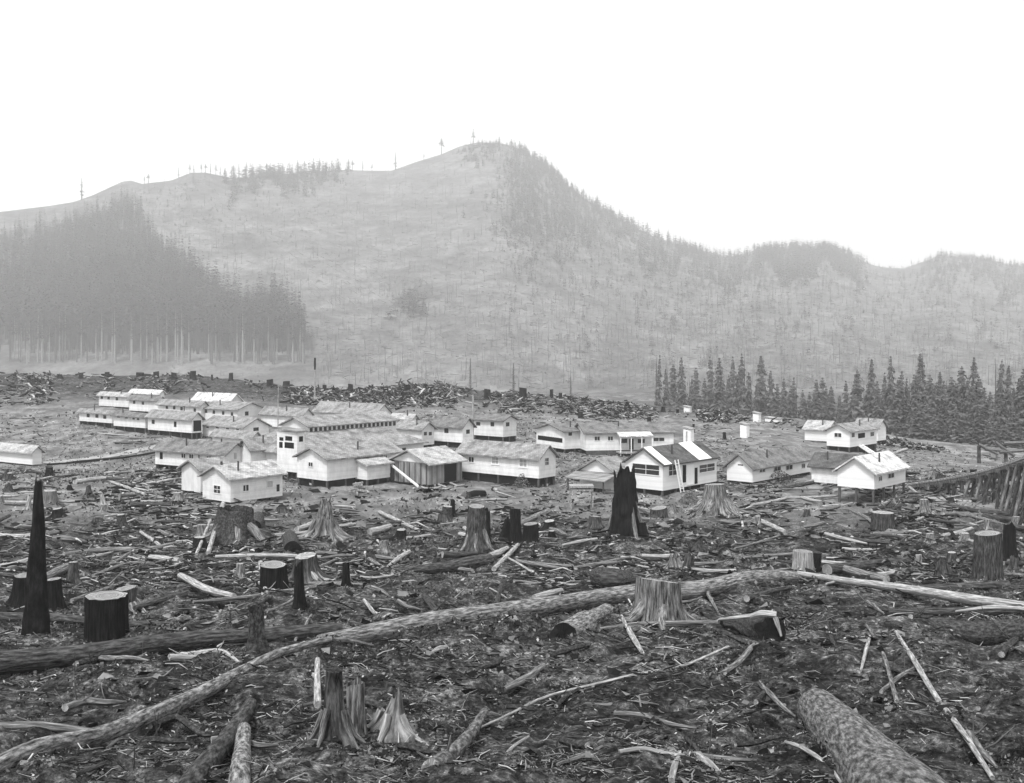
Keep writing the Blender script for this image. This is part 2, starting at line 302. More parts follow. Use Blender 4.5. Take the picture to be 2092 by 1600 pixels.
# ------------------------------------------------------------------ cabins
def wcoord(y0, x0, dx, dy, u):
    t = (u - U0) / F; return (t * y0 - x0) / (dx - t * dy)
def cabin(name, cat, label, uC, vt, vb=None, th=39, uA=None, uB=None, va=None, gable='L', gap=.5, h=2.5, wall='white', roof='roof', wins=(), over=.4, group='white buildings of the logging camp', W=None, posts=True, land=None, flat=False, thick=.16, crawl_shade=True):
    sR, cR = math.sin(R(th)), math.cos(R(th)); t = (uC - U0) / F
    if vb is not None:
        lo, hi = 60., 345.                    # depth at which the wall foot stands 'gap' above the ground
        for _ in range(50):
            mI = (lo + hi) / 2
            if (V0 - vb) / F * mI > float(Hs(t * mI, mI)) + gap: lo = mI
            else: hi = mI
        Y = lo; h = (vb - vt) / F * Y
    else:
        lo, hi = 60., 345.
        for _ in range(50):
            mI = (lo + hi) / 2
            if (V0 - vt) / F * mI > float(Hs(t * mI, mI)) + gap + h: lo = mI
            else: hi = mI
        Y = lo
    x0 = t * Y; zb = (V0 - vt) / F * Y - h
    LR = wcoord(Y, x0, sR, cR, uA); LL = W if W else wcoord(Y, x0, -cR, sR, uB)
    root = empty(name, (x0, Y, zb), R(90 - th))        # local x = along the right-hand wall, y = along the left-hand wall
    tag(root, label, cat, group)
    if gable == 'L': ym = Y + LL / 2 * sR; rise = (V0 - va) / F * ym - zb - h
    else: ym = Y + LR / 2 * cR; rise = (V0 - va) / F * ym - zb - h
    span = LL if gable == 'L' else LR; length = LR if gable == 'L' else LL
    rise = min(max(rise, .25), span * .45)
    b = MB()
    def pt(s, q, z): return (s, q, z) if gable == 'L' else (q, s, z)      # s along the ridge, q across
    A = [pt(0, 0, 0), pt(0, span, 0), pt(0, span, h), pt(0, span / 2, h + rise), pt(0, 0, h)]
    B = [pt(length, 0, 0), pt(length, span, 0), pt(length, span, h), pt(length, span / 2, h + rise), pt(length, 0, h)]
    if flat: A = [A[0], A[1], A[2], A[4]]; B = [B[0], B[1], B[2], B[4]]
    b.poly(A if gable == 'L' else A[::-1]); b.poly(B[::-1] if gable == 'L' else B)
    b.poly([A[0], A[-1], B[-1], B[0]]); b.poly([A[1], B[1], B[2], A[2]]); b.poly([A[0], B[0], B[1], A[1]])
    b.build('wall', M[wall], root)
    r = MB(); up = .03; k = rise / (span / 2)
    if flat:
        f0 = [pt(-over, -over, h + up), pt(length + over, -over, h + up), pt(length + over, span + over, h + up + .3), pt(-over, span + over, h + up + .3)]
        f1 = [(p[0], p[1], p[2] + thick) for p in f0]
        r.poly(f0); r.poly(f1); [r.poly([f0[i], f0[(i + 1) % 4], f1[(i + 1) % 4], f1[i]]) for i in range(4)]
    else:
        e0 = h + up - over * k
        for sgn in (0, 1):
            q0 = -over if sgn == 0 else span + over
            sl = math.hypot(span / 2 + over, rise + over * k)
            lo4 = [pt(-over, q0, e0), pt(length + over, q0, e0), pt(length + over, span / 2, h + rise + up), pt(-over, span / 2, h + rise + up)]
            hi4 = [(p[0], p[1], p[2] + thick) for p in lo4]
            uvs = [(0, 0), (length + 2 * over, 0), (length + 2 * over, sl), (0, sl)]
            r.poly(hi4, uvs); r.poly(lo4, uvs)
            for i in (0, 1, 3): r.poly([lo4[i], lo4[(i + 1) % 4], hi4[(i + 1) % 4], hi4[i]])
    ro = r.build('roof', M[roof], root)
    def onwall(side, u, v):
        dx, dy = (sR, cR) if side == 'R' else (-cR, sR)
        s = wcoord(Y, x0, dx, dy, u); d = Y + s * dy; return s, (V0 - v) / F * d - zb, d
    for wn_ in wins:
        side, u, v, wp, hp_ = wn_[:5]; kind = wn_[5] if len(wn_) > 5 else 'w'
        s, z, d = onwall(side, u, v); s1 = onwall(side, u - wp / 2, v)[0]; s2 = onwall(side, u + wp / 2, v)[0]; s1, s2 = sorted((s1, s2)); hh = hp_ / F * d / 2
        if kind == 'n': hh *= 1.2; s1, s2 = s1 - (s2 - s1) * .1, s2 + (s2 - s1) * .1
        z0, z1 = max(z - hh, .05), min(z + hh, h + rise)
        def bx(mb, a0, a1, c0, c1, d0, d1):
            if side == 'R': mb.box(a0, a1, -d1, -d0, c0, c1)
            else: mb.box(-d1, -d0, a0, a1, c0, c1)
        fw = .09 if kind != 'W' else .16
        pane = MB(); bx(pane, s1, s2, z0, z1, -.05, .015)
        nm = 'door' if kind in 'dD' else ('opening' if kind == 'o' else 'window')
        mats = {'w': 'glass', 'W': 'blind', 'd': 'dark', 'o': 'dark', 'D': 'trim', 'g': 'blind', 'n': 'glass'}[kind]
        po = pane.build(nm, M[mats], root)
        if kind in 'wWgD':
            fr = MB(); bx(fr, s1 - fw, s2 + fw, z1, z1 + fw, -.02, .05); bx(fr, s1 - fw, s2 + fw, z0 - fw, z0, -.02, .06); bx(fr, s1 - fw, s1, z0, z1, -.02, .05); bx(fr, s2, s2 + fw, z0, z1, -.02, .05)
            if kind in 'wW' and z1 - z0 < 2:
                bx(fr, (s1 + s2) / 2 - .03, (s1 + s2) / 2 + .03, z0, z1, 0, .03)
                if z1 - z0 > .7: bx(fr, s1, s2, (z0 + z1) / 2 - .025, (z0 + z1) / 2 + .025, 0, .028)
            fr.build('frame', M['trim' if kind in 'WD' else 'white'], po)
    if posts and gap > .25:
        n = max(2, int(LR / 2.4)); n2 = max(2, int(LL / 2.4))
        pp = [(LR * i / n, .15) for i in range(n + 1)] + [(.15, LL * i / n2) for i in range(1, n2 + 1)]
        for i, (px_, py_) in enumerate(pp):
            px_ = min(max(px_, .15), LR - .15); py_ = min(max(py_, .15), LL - .15)
            wx, wy = x0 + px_ * sR - py_ * cR, Y + px_ * cR + py_ * sR
            zz = float(H(wx, wy)) - zb - .2
            if zz < -.25: p = MB(); p.box(px_ - .1, px_ + .1, py_ - .1, py_ + .1, zz, -.01); p.build('foundation_post', M['post'], root)
        for q0, q1, y0_, y1_ in () if not crawl_shade else ((.25, LR - .2, .28, .7), (.28, .7, .72, LL - .2), (.72, LR - .2, LL - .7, LL - .28)):   # near-black boxes added to make the open crawl space read as shade
            j = MB(); j.box(q0, q1, y0_, y1_, -gap - .25, -.012); j.build('crawl_shade', M['crawl_shade'], root)
    if cat in ('house', 'bunkhouse') and not flat and RS.rand() < .8:
        pz = rise * .45 + h - .1; a_ = RS.uniform(.25, .75) * length; V_, Q_, u_, _ = tube([pt(a_, span * .22, pz), pt(a_, span * .22, pz + .6), pt(a_, span * .22, pz + 1.2)], [.1, .1, .1], 8, 0, 1); link('stove_pipe', arr_mesh('stove_pipe', V_, Q_, M['iron'], uv=u_), root)
    if land: LAND.append((uC, vb or vt + 20, land))
    return dict(root=root, x0=x0, Y=Y, zb=zb, LR=LR, LL=LL, h=h, rise=rise, sR=sR, cR=cR, onwall=onwall, roof=ro, span=span)
def pipe(hd, s, q, L=1.2, r=.09, z=None):
    z = z if z is not None else hd['h'] + .2
    V, Q, uv, _ = tube([(s, q, z), (s, q, z + L * .5), (s, q, z + L)], [r, r, r], 8, 0, 1); link('stove_pipe', arr_mesh('stove_pipe', V, Q, M['iron'], uv=uv), hd['root'])
B_ = 'bunkhouse'; BG = 'bunkhouses in rows at the left of the camp'
h1 = cabin('cottage', 'house', 'white cottage with pale shingle roof and a double window in its gable, nearest the slash', 471, 979, 1027, 40, 577, 414, 954, 'L', .25, roof='roof_light', wins=[('L', 444, 1000, 13, 15), ('R', 502, 997, 11, 12), ('R', 551, 989, 11, 12, 'g'), ('R', 568, 997, 5, 12, 'n')], land='the pale-roofed cottage', posts=False)
pipe(h1, .6, h1['LL'] / 2, .6, .12, h1['h'] + h1['rise'] - .1)
cabin('shed', 'shed', 'white vertical-board shed with a steep gable, tucked behind the pale-roofed cottage', 410, 961, 1007, 40, 470, 371, 942, 'L', .35, wall='battens', roof='roof_mid')
h3 = cabin('bunkhouse', B_, 'long white house with dark roof behind the shed, tall dark door at its end', 460, 929, 960, 31, 504, 317, 907, 'R', .75, roof='roof', wins=[('L', 329.5, 928, 6, 20, 'd'), ('L', 375, 931, 8, 9), ('L', 391, 932, 8, 9), ('L', 407, 933, 4, 7), ('L', 427, 935, 9, 5), ('R', 480, 932, 6, 13, 'g')], land='the long dark-roofed house')
pipe(h3, h3['LR'] / 2, h3['LL'] * .2, 1.5, .1)
cabin('house', 'house', 'white house with one dark square window, between the long house and the porch tower', 512, 918, 962, 39, 574, 488, 893, 'L', .5, roof='roof_mid', wins=[('R', 549, 929, 9, 10, 'n')])
h5 = cabin('porch_tower', 'porch', 'narrow two-storey white porch building with open dark window bays', 607, 884, 966, 39, 622, 566, 880, 'L', 1.0, roof='roof_mid', flat=True, over=.25, wins=[('L', 575, 897, 8, 7, 'o'), ('L', 590, 896, 14, 9, 'o'), ('L', 574, 909, 7, 12, 'o'), ('L', 591, 910, 19, 12, 'o'), ('R', 615, 897, 8, 11, 'o')])
h6 = cabin('house', 'house', 'wide white house with grey roof and small gable window, raised on dark posts', 668, 939, 983, 40, 818, 607, 917, 'L', .85, roof='roof_mid', wins=[('L', 635, 949, 8, 8), ('R', 787, 934, 6, 7)], land='the wide white house')
cabin('house', 'house', 'small pale-roofed gabled house built against the wide white house', 750, 951, 981, 40, 797, 690, 934, 'L', .7, roof='roof_light', wins=[('L', 720, 951, 8, 8)])
h7 = cabin('open_shed', 'shed', 'unpainted board shed with pale roof and dark open doorway, unfinished', 877, 948, 991, 40, 944, 798, 921, 'L', .2, wall='raw', roof='roof_light', over=.5, wins=[('R', 920, 966, 25, 42, 'o')], posts=False, group=None, land='the unpainted shed')
g7 = MB(); y_ = h7['LL']; g7.poly([(-.03, .2, h7['h'] + .05), (-.03, y_ / 2, h7['h'] + h7['rise'] - .12), (-.03, y_ - .2, h7['h'] + .05)]); g7.build('gable_panel', M['white'], h7['root'])
for k in range(7): q = MB(); s_ = (k + .5) * y_ / 7; q.box(-.07, -.005, s_ - .05, s_ + .05, 0, h7['h'] - .05); q.build('stud', M['post'], h7['root'])
h8 = cabin('bunkhouse', B_, 'long white house with two pale-framed windows, standing right of the unpainted shed', 1101, 936, 978, 38, 1135, 937, 912, 'R', 1.0, roof='roof_mid', wins=[('L', 963, 939, 10, 10), ('L', 1012, 941, 13, 13, 'W'), ('L', 1069, 946, 14, 15, 'W'), ('R', 1117, 943, 7, 14)], land='the long white house')
cabin('house', 'house', 'white gabled cabin with two small windows, behind the right end of the clerestory hall', 862, 877, None, 39, 887, 810, 864, 'R', .5, 2.4, roof='roof_mid', wins=[('R', 869, 886, 5, 6, 'n'), ('R', 879, 886, 5, 6, 'n')])
cabin('house', 'house', 'white house with grey roof left of the thin pole, one window on each side', 945, 872, 905, 39, 967, 884, 856, 'R', .9, roof='roof', wins=[('L', 912, 880, 7, 8, 'n'), ('R', 956, 882, 6, 7, 'n')])
cabin('house', 'house', 'white house right of the thin pole with three small windows over a dark gap', 1028, 860, 893, 39, 1055, 968, 850, 'R', .9, roof='roof', wins=[('L', 977, 866, 7, 6, 'n'), ('L', 1006, 867, 6, 7, 'n'), ('R', 1037, 867, 6, 7, 'n')], land='the house by the thin pole')
cabin('house', 'house', 'low white house with a broad porch gable facing the clearing', 1153, 883, 918, 58, 1197, 1096, 868, 'L', .6, roof='roof', wins=[('L', 1124, 897, 50, 9, 'o'), ('R', 1165, 886, 6, 7, 'n')])
h14 = cabin('office', 'office', 'long low white building with a central porch and dark doorway', 1197, 886, 921, 80, 1376, None, 866, 'L', .7, roof='roof', W=7.0, wins=[('R', 1220, 896, 10, 8), ('R', 1247, 896, 10, 8), ('R', 1290, 908, 9, 23, 'd'), ('R', 1275, 901, 10, 7, 'n'), ('R', 1310, 901, 12, 7, 'n'), ('R', 1346, 898, 22, 7)], land='the long low building with a porch')
s1 = h14['onwall']('R', 1258, 890)[0]; s2 = h14['onwall']('R', 1326, 890)[0]
pr = MB(); pr.poly([(s1, -.4, h14['h'] + .2), (s2, -.4, h14['h'] + .2), (s2, -2.2, h14['h'] - .25), (s1, -2.2, h14['h'] - .25)]); pr.poly([(s1, -.4, h14['h'] + .08), (s2, -.4, h14['h'] + .08), (s2, -2.2, h14['h'] - .4), (s1, -2.2, h14['h'] - .4)])
pr.poly([(s1, -2.2, h14['h'] - .4), (s2, -2.2, h14['h'] - .4), (s2, -2.2, h14['h'] - .25), (s1, -2.2, h14['h'] - .25)]); pr.build('porch_roof', M['roof_pale'], h14['root'])
for k in range(4): q = MB(); sx = s1 + .15 + (s2 - s1 - .3) * k / 3; q.box(sx - .06, sx + .06, -2.1, -1.98, -.6, h14['h'] - .37); q.build('porch_post', M['trim'], h14['root'])
q = MB(); q.box(s1, s2, -2.3, -.05, -.3, -.12); q.build('porch_floor', M['wood'], h14['root'])
for k in range(2):
    q = MB(); q.box(-7 if k == 0 else 0, 9, -.06 - k * .02, -.02 - k * .02, -.9, -.35) if k else q.box(0.1, 8.6, -.05, -.01, -.85, -.02); q.build('skirting', M['post'], h14['root'])
pipe(h14, h14['onwall']('R', 1271, 880)[0], 2, 1.4)
# clerestory hall
def hall():
    th = R(39); sR, cR = math.sin(th), math.cos(th); Y = 132.; x0 = (614 - U0) / F * Y; zb = float(Hs(x0, Y)) + .25
    root = empty('cookhouse', (x0, Y, zb), R(51)); tag(root, 'large hall with a raised row of dark clerestory windows along its roof', 'hall', 'white buildings of the logging camp'); LAND.append((740, 890, 'the clerestory hall'))
    L, Wd, h = 21.4, 13.3, 2.6; a = 4.0; hc0, hc1, ap = 4.5, 5.35, 6.35; c0, c1 = 4.7, 20.2
    b = MB(); b.box(0, L, 0, Wd, -.2, h); b.build('wall', M['white'], root); r = MB(); k = .49; o = .5; e = h - o * k + .03; tz = h + Wd / 2 * k + .03; m2 = Wd / 2
    for dz, rev in ((.16, 0), (0, 1)):
        P_ = [(-o, -o, e + dz), (L + o, -o, e + dz), (L + o, Wd + o, e + dz), (-o, Wd + o, e + dz), (m2, m2, tz + dz), (L - m2, m2, tz + dz)]; sl = (m2 + o) * 1.11
        for q in ((0, 1, 5, 4), (2, 3, 4, 5)): r.poly([P_[i] for i in q], [(0, 0), (L, 0), (L - m2, sl), (m2, sl)])
        for q in ((3, 0, 4), (1, 2, 5)): r.poly([P_[i] for i in q], [(0, 0), (Wd, 0), (m2, sl)])
    c4 = [(-o, -o), (L + o, -o), (L + o, Wd + o), (-o, Wd + o)]
    for i in range(4): p, q = c4[i], c4[(i + 1) % 4]; r.poly([(*p, e), (*q, e), (*q, e + .16), (*p, e + .16)])
    r.build('lower_roof', M['roof_mid'], root)
    cw = MB(); y0, y1 = a, Wd - a
    cw.box(c0, c1, y0, y1, h + a * k - .7, hc1)
    for s in (c0, c1): cw.poly([(s + (-.002 if s == c0 else .002), y0, hc1), (s, y1, hc1), (s, Wd / 2, ap)])
    cw.build('clerestory_wall', M['white'], root)
    r = MB(); kk = (ap - hc1) / (Wd / 2 - a)
    for sg in (0, 1):
        f = (lambda y: y) if sg == 0 else (lambda y: Wd - y)
        lo4 = [(c0 - .4, f(a - .35), hc1 - .35 * kk + .02), (c1 + .3, f(a - .35), hc1 - .35 * kk + .02), (c1 + .3, Wd / 2, ap + .02), (c0 - .4, Wd / 2, ap + .02)]; hi4 = [(p[0], p[1], p[2] + .15) for p in lo4]
        r.poly(hi4, [(0, 0), (15, 0), (15, 3), (0, 3)]); r.poly(lo4)
        for i in (0, 1, 3): r.poly([lo4[i], lo4[(i + 1) % 4], hi4[(i + 1) % 4], hi4[i]])
    r.build('upper_roof', M['roof_mid'], root)
    n = 20; dw = (c1 - c0) / n
    for i in range(n):
        q = MB(); q.box(c0 + dw * (i + .2), c0 + dw * (i + .8), y0 - .03, y0 + .02, hc0 + .02 + .12, hc1 - .12); q.build('clerestory_window', M['glass'], root)
    for i, s in enumerate((14.6, 17.3)):
        q = MB(); q.box(s, s + .7, -.03, .02, 1.2, 2.0); q.build('window', M['glass'], root)
hall()
h21 = cabin('house', 'house', 'bright white house with wide porch windows and two white strips on its dark roof', 1354, 950, 1003, 42, 1464, 1278, 918, 'L', .5, wall='bright', roof='roof_dark', over=.3, wins=[('L', 1320, 959, 54, 20), ('R', 1374, 961, 16, 20), ('R', 1398, 968, 7, 36, 'd'), ('R', 1410, 970, 12, 37, 'D'), ('R', 1422, 972, 6, 33, 'd'), ('R', 1444, 956, 31, 15)], land='the bright white house')
hr, hh_, sp_ = h21['rise'], h21['h'], h21['span']; kk_ = hr / (sp_ / 2)
for a0, a1 in ((-.1, 1.3), (h21['LR'] * .62, h21['LR'] * .86)):
    q = MB(); q.poly([(a0, -.3, hh_ - .3 * kk_ + .23), (a1, -.3, hh_ - .3 * kk_ + .23), (a1, sp_ / 2, hh_ + hr + .23), (a0, sp_ / 2, hh_ + hr + .23)]); q.poly([(a0, -.3, hh_ - .3 * kk_ + .2), (a1, -.3, hh_ - .3 * kk_ + .2), (a1, sp_ / 2, hh_ + hr + .2), (a0, sp_ / 2, hh_ + hr + .2)][::-1]); q.build('roof_strip', M['trim'], h21['root'])
wx = h21['onwall']('R', 1386, 960)[0]
lad = MB(); lad.bar((wx - .9, -.9, -.3), (wx - 1.2, -.35, hh_ + .4), .07, .1); lad.bar((wx - .3, -.9, -.3), (wx - .6, -.35, hh_ + .4), .07, .1)
for k in range(9): f_ = k / 8.; lad.bar((wx - .9 - .3 * f_, -.9 + .55 * f_, .1 + f_ * 2.6), (wx - .3 - .3 * f_, -.9 + .55 * f_, .1 + f_ * 2.6), .06, .06)
def world(hd, p): return (hd['x0'] + p[0] * hd['sR'] - p[1] * hd['cR'], hd['Y'] + p[0] * hd['cR'] + p[1] * hd['sR'], hd['zb'] + p[2])
lo_ = lad.build('ladder', M['trim']); lo_.location = h21['root'].location; lo_.rotation_euler = h21['root'].rotation_euler; tag(lo_, 'white wooden ladder leaning against the eave of the bright white house', 'ladder')
h22 = cabin('shed', 'shed', 'small white gabled shed with a lean-to roof left of the massive burnt snag', 1257, 967, 1002, 42, 1292, 1185, 939, 'L', .2, wall='bright', roof='roof_mid', posts=False)
z_ = h22['h']; y_ = h22['LL']; q = MB(); f0 = [(-.02, -.3, z_ - .15), (-.02, y_ + .3, z_ - .15), (-2.3, y_ + .3, z_ - .75), (-2.3, -.3, z_ - .75)]; f1 = [(a, b, c + .12) for a, b, c in f0]; q.poly(f0); q.poly(f1)
for i in range(4): q.poly([f0[i], f0[(i + 1) % 4], f1[(i + 1) % 4], f1[i]])
q.build('lean_to_roof', M['roof_mid'], h22['root'])
for b in (0, y_): q = MB(); q.box(-2.2, -2.08, b - .06, b + .06, -.5, z_ - .72); q.build('post', M['post'], h22['root'])
h23 = cabin('bunkhouse', B_, 'long white house with paired windows and blank gable, right of the bright white house', 1537, 956, 986, 42, 1656, 1485, 930, 'L', .4, wall='bright', roof='roof', wins=[('R', 1557, 961, 11, 7), ('R', 1588, 957, 13, 9), ('R', 1612, 955, 13, 9), ('R', 1641, 952, 6, 8), ('L', 1513, 950, 9, 2, 'n')], land='the long house with paired windows')
cabin('house', 'house', 'low dark-roofed cabin mostly hidden between the two right-hand white houses', 1738, 957, None, 39, 1764, 1658, 932, 'R', .1, 1.9, roof='roof_dark')
cabin('house', 'house', 'white house with pale roof on tall posts beside the trestle', 1786, 966, 1000, 42, 1850, 1711, 936, 'L', 1.3, crawl_shade=False, wall='bright', roof='roof_pale', wins=[('R', 1820, 972, 12, 9), ('R', 1798, 978, 6, 9)], land='the pale-roofed house by the trestle')
cabin('house', 'house', 'low pale-roofed hut at the foot of the conifers, left of the twin gabled house', 1690, 878, None, 39, 1710, 1644, 862, 'R', .3, 2.0, wall='bright', roof='roof_light')
h19 = cabin('house', 'house', 'white gabled house in front of the conifers with a wide window in its gable', 1736, 882, 914, 44, 1791, 1689, 868, 'L', .9, wall='bright', roof='roof_mid', wins=[('L', 1712, 889, 14, 8), ('R', 1743, 889, 5, 7, 'n'), ('R', 1760, 890, 14, 10, 'o'), ('R', 1782, 887, 6, 7, 'n')], land='the gabled house by the conifers')
cabin('house', 'house', 'bright white cabin end just behind the gabled house by the conifers', 1793, 874, 901, 44, 1810, 1747, 858, 'R', .7, wall='bright', roof='roof_mid')
st = MB(); c_ = [h19['onwall']('R', 1757, 912)[0]]; s_ = c_[0]
st.bar((s_ - .5, -.1, .1), (s_ - .5, -3.2, -1.6), .12, .3); st.bar((s_ + .5, -.1, .1), (s_ + .5, -3.2, -1.6), .12, .3)
for k in range(8): f_ = (k + .5) / 8; st.bar((s_ - .5, -.1 - 3.1 * f_, .12 - 1.7 * f_), (s_ + .5, -.1 - 3.1 * f_, .12 - 1.7 * f_), .3, .05)
st.build('stairs', M['trim'], h19['root'])
cabin('house', 'house', 'white house cut off by the left edge with low pale roof', 66, 923, 950, 33, 85, -60, 904, 'R', .2, roof='roof_light', wall='bright', land='the house at the left edge', posts=False)
# bunkhouse rows at the left
fw_ = [('L', 180, 849, 5, 6, 'n'), ('L', 198, 850, 5, 6, 'n'), ('L', 214, 852, 5, 6, 'n')]
cabin('bunkhouse', B_, 'white bunkhouse at the far left end of the front bunkhouse row', 229, 844, 865, 37, 236, 162, 834, 'R', .9, roof='roof_mid', wins=fw_, group=BG)
cabin('bunkhouse', B_, 'second white bunkhouse of the front row, three square dark windows', 297, 851, 875, 37, 305, 232, 838, 'R', .9, roof='roof', wins=[('L', 242, 849, 5, 7, 'n'), ('L', 258, 851, 5, 7, 'n'), ('L', 273, 853, 4, 7, 'n'), ('L', 282, 854, 4, 7, 'n')], group=BG)
b3 = cabin('bunkhouse', B_, 'third white bunkhouse of the front row with a dark porch at its end', 392, 856, 885, 37, 413, 302, 842, 'R', 1.0, roof='roof_mid', wins=[('L', 313, 862, 5, 7, 'n'), ('L', 358, 867, 5, 11, 'd'), ('R', 403, 870, 16, 22, 'o')], group=BG, land='the bunkhouse with the dark porch')
pipe(b3, 1.5, 4, 1.6)
cabin('bunkhouse', B_, 'white bunkhouse right of the dark porch, row of four small windows', 497, 874, 898, 37, 549, 414, 856, 'R', .5, roof='roof_mid', wins=[('L', 424, 871, 4, 6, 'n'), ('L', 444, 872, 5, 6, 'n'), ('L', 465, 874, 5, 6, 'n'), ('L', 485, 876, 5, 6, 'n'), ('R', 523, 877, 9, 6, 'n')], group=BG)
cabin('shed', 'shed', 'small white shed with pale roof squeezed behind the long dark-roofed house', 514, 895, None, 37, 532, 434, 879, 'R', .2, 2.2, roof='roof_mid')
for (uC, vt, uA, uB, va, rf, lb, wins) in [
    (263, 809, 272, 202, 796, 'roof_light', 'white bunkhouse at the far left end of the back row', [('L', 208, 812, 4, 5, 'n'), ('L', 222, 813, 4, 5, 'n'), ('L', 239, 815, 4, 5, 'n')]),
    (325, 818, 336, 264, 803, 'roof', 'second bunkhouse of the back row with a darker grey roof', [('L', 274, 822, 4, 5, 'n'), ('L', 292, 824, 4, 5, 'n')]),
    (410, 829, 424, 323, 811, 'roof_mid', 'third bunkhouse of the back row with a long grey roof', [('L', 341, 832, 4, 6, 'n'), ('L', 356, 833, 4, 6, 'n'), ('L', 371, 835, 4, 6, 'n'), ('L', 398, 838, 4, 6, 'n')]),
    (485, 838, 540, 412, 824, 'roof_mid', 'fourth bunkhouse of the back row showing a white gable with one window', [('L', 421, 840, 4, 6, 'n'), ('L', 437, 842, 4, 6, 'n'), ('L', 456, 844, 4, 6, 'n'), ('L', 474, 846, 4, 6, 'n'), ('R', 504, 845, 6, 7, 'n')]),
    (326, 804, 336, 266, 789, 'roof_pale', 'bunkhouse with a very pale roof at the back left corner of the camp', []),
    (470, 820, 494, 394, 804, 'roof_pale', 'bunkhouse with pale roof behind the third back-row bunkhouse', []),
    (618, 849, 638, 534, 831, 'roof_mid', 'grey-roofed cabin between the bunkhouse gable and the clerestory hall', [('R', 628, 856, 4, 5, 'n')]),
    (768, 846, 799, 642, 827, 'roof_mid', 'long roofed building seen over the clerestory hall with a small white gable', []),
    (842, 855, 852, 800, 842, 'roof_light', 'small cabin roof showing past the far end of the clerestory hall', [])]:
    cabin('bunkhouse', B_, lb, uC, vt, None, 37, uA, uB, va, 'R', .4, 2.3, roof=rf, wins=wins, group=BG)
# outhouses and small huts on the bench
for (uC, vt, vb, uA, uB, wl, lb, nm, ws) in [
    (1411, 878, 905, 1418, 1396, 'bright', 'narrow white privy behind the roof of the bright white house', 'privy', [('L', 1403, 892, 3, 20, 'g')]),
    (1525, 869, 895, 1531, 1512, 'bright', 'tall white privy standing alone on the open bench', 'privy', []),
    (1550, 846, 863, 1555, 1538, 'bright', 'small white privy farthest back at the foot of the conifers', 'privy', []),
    (1525, 840, 853, 1532, 1510, 'post', 'small dark hut beside the farthest privy', 'hut', []),
    (1590, 857, 863, 1598, 1563, 'bright', 'low white hut lying along the edge of the conifers', 'hut', []),
    (1409, 833, 843, 1413, 1397, 'bright', 'tiny white hut on the skyline left of the conifers', 'hut', [])]:
    cabin(nm, nm, lb, uC, vt, vb, 39, uA, uB, vt - 3, 'L', .05, wall=wl, roof='roof_light' if wl != 'post' else 'roof_dark', over=.15, flat=True, posts=False, group='small huts on the bench', wins=ws)
LAND.append((1522, 885, 'the lone tall privy'))

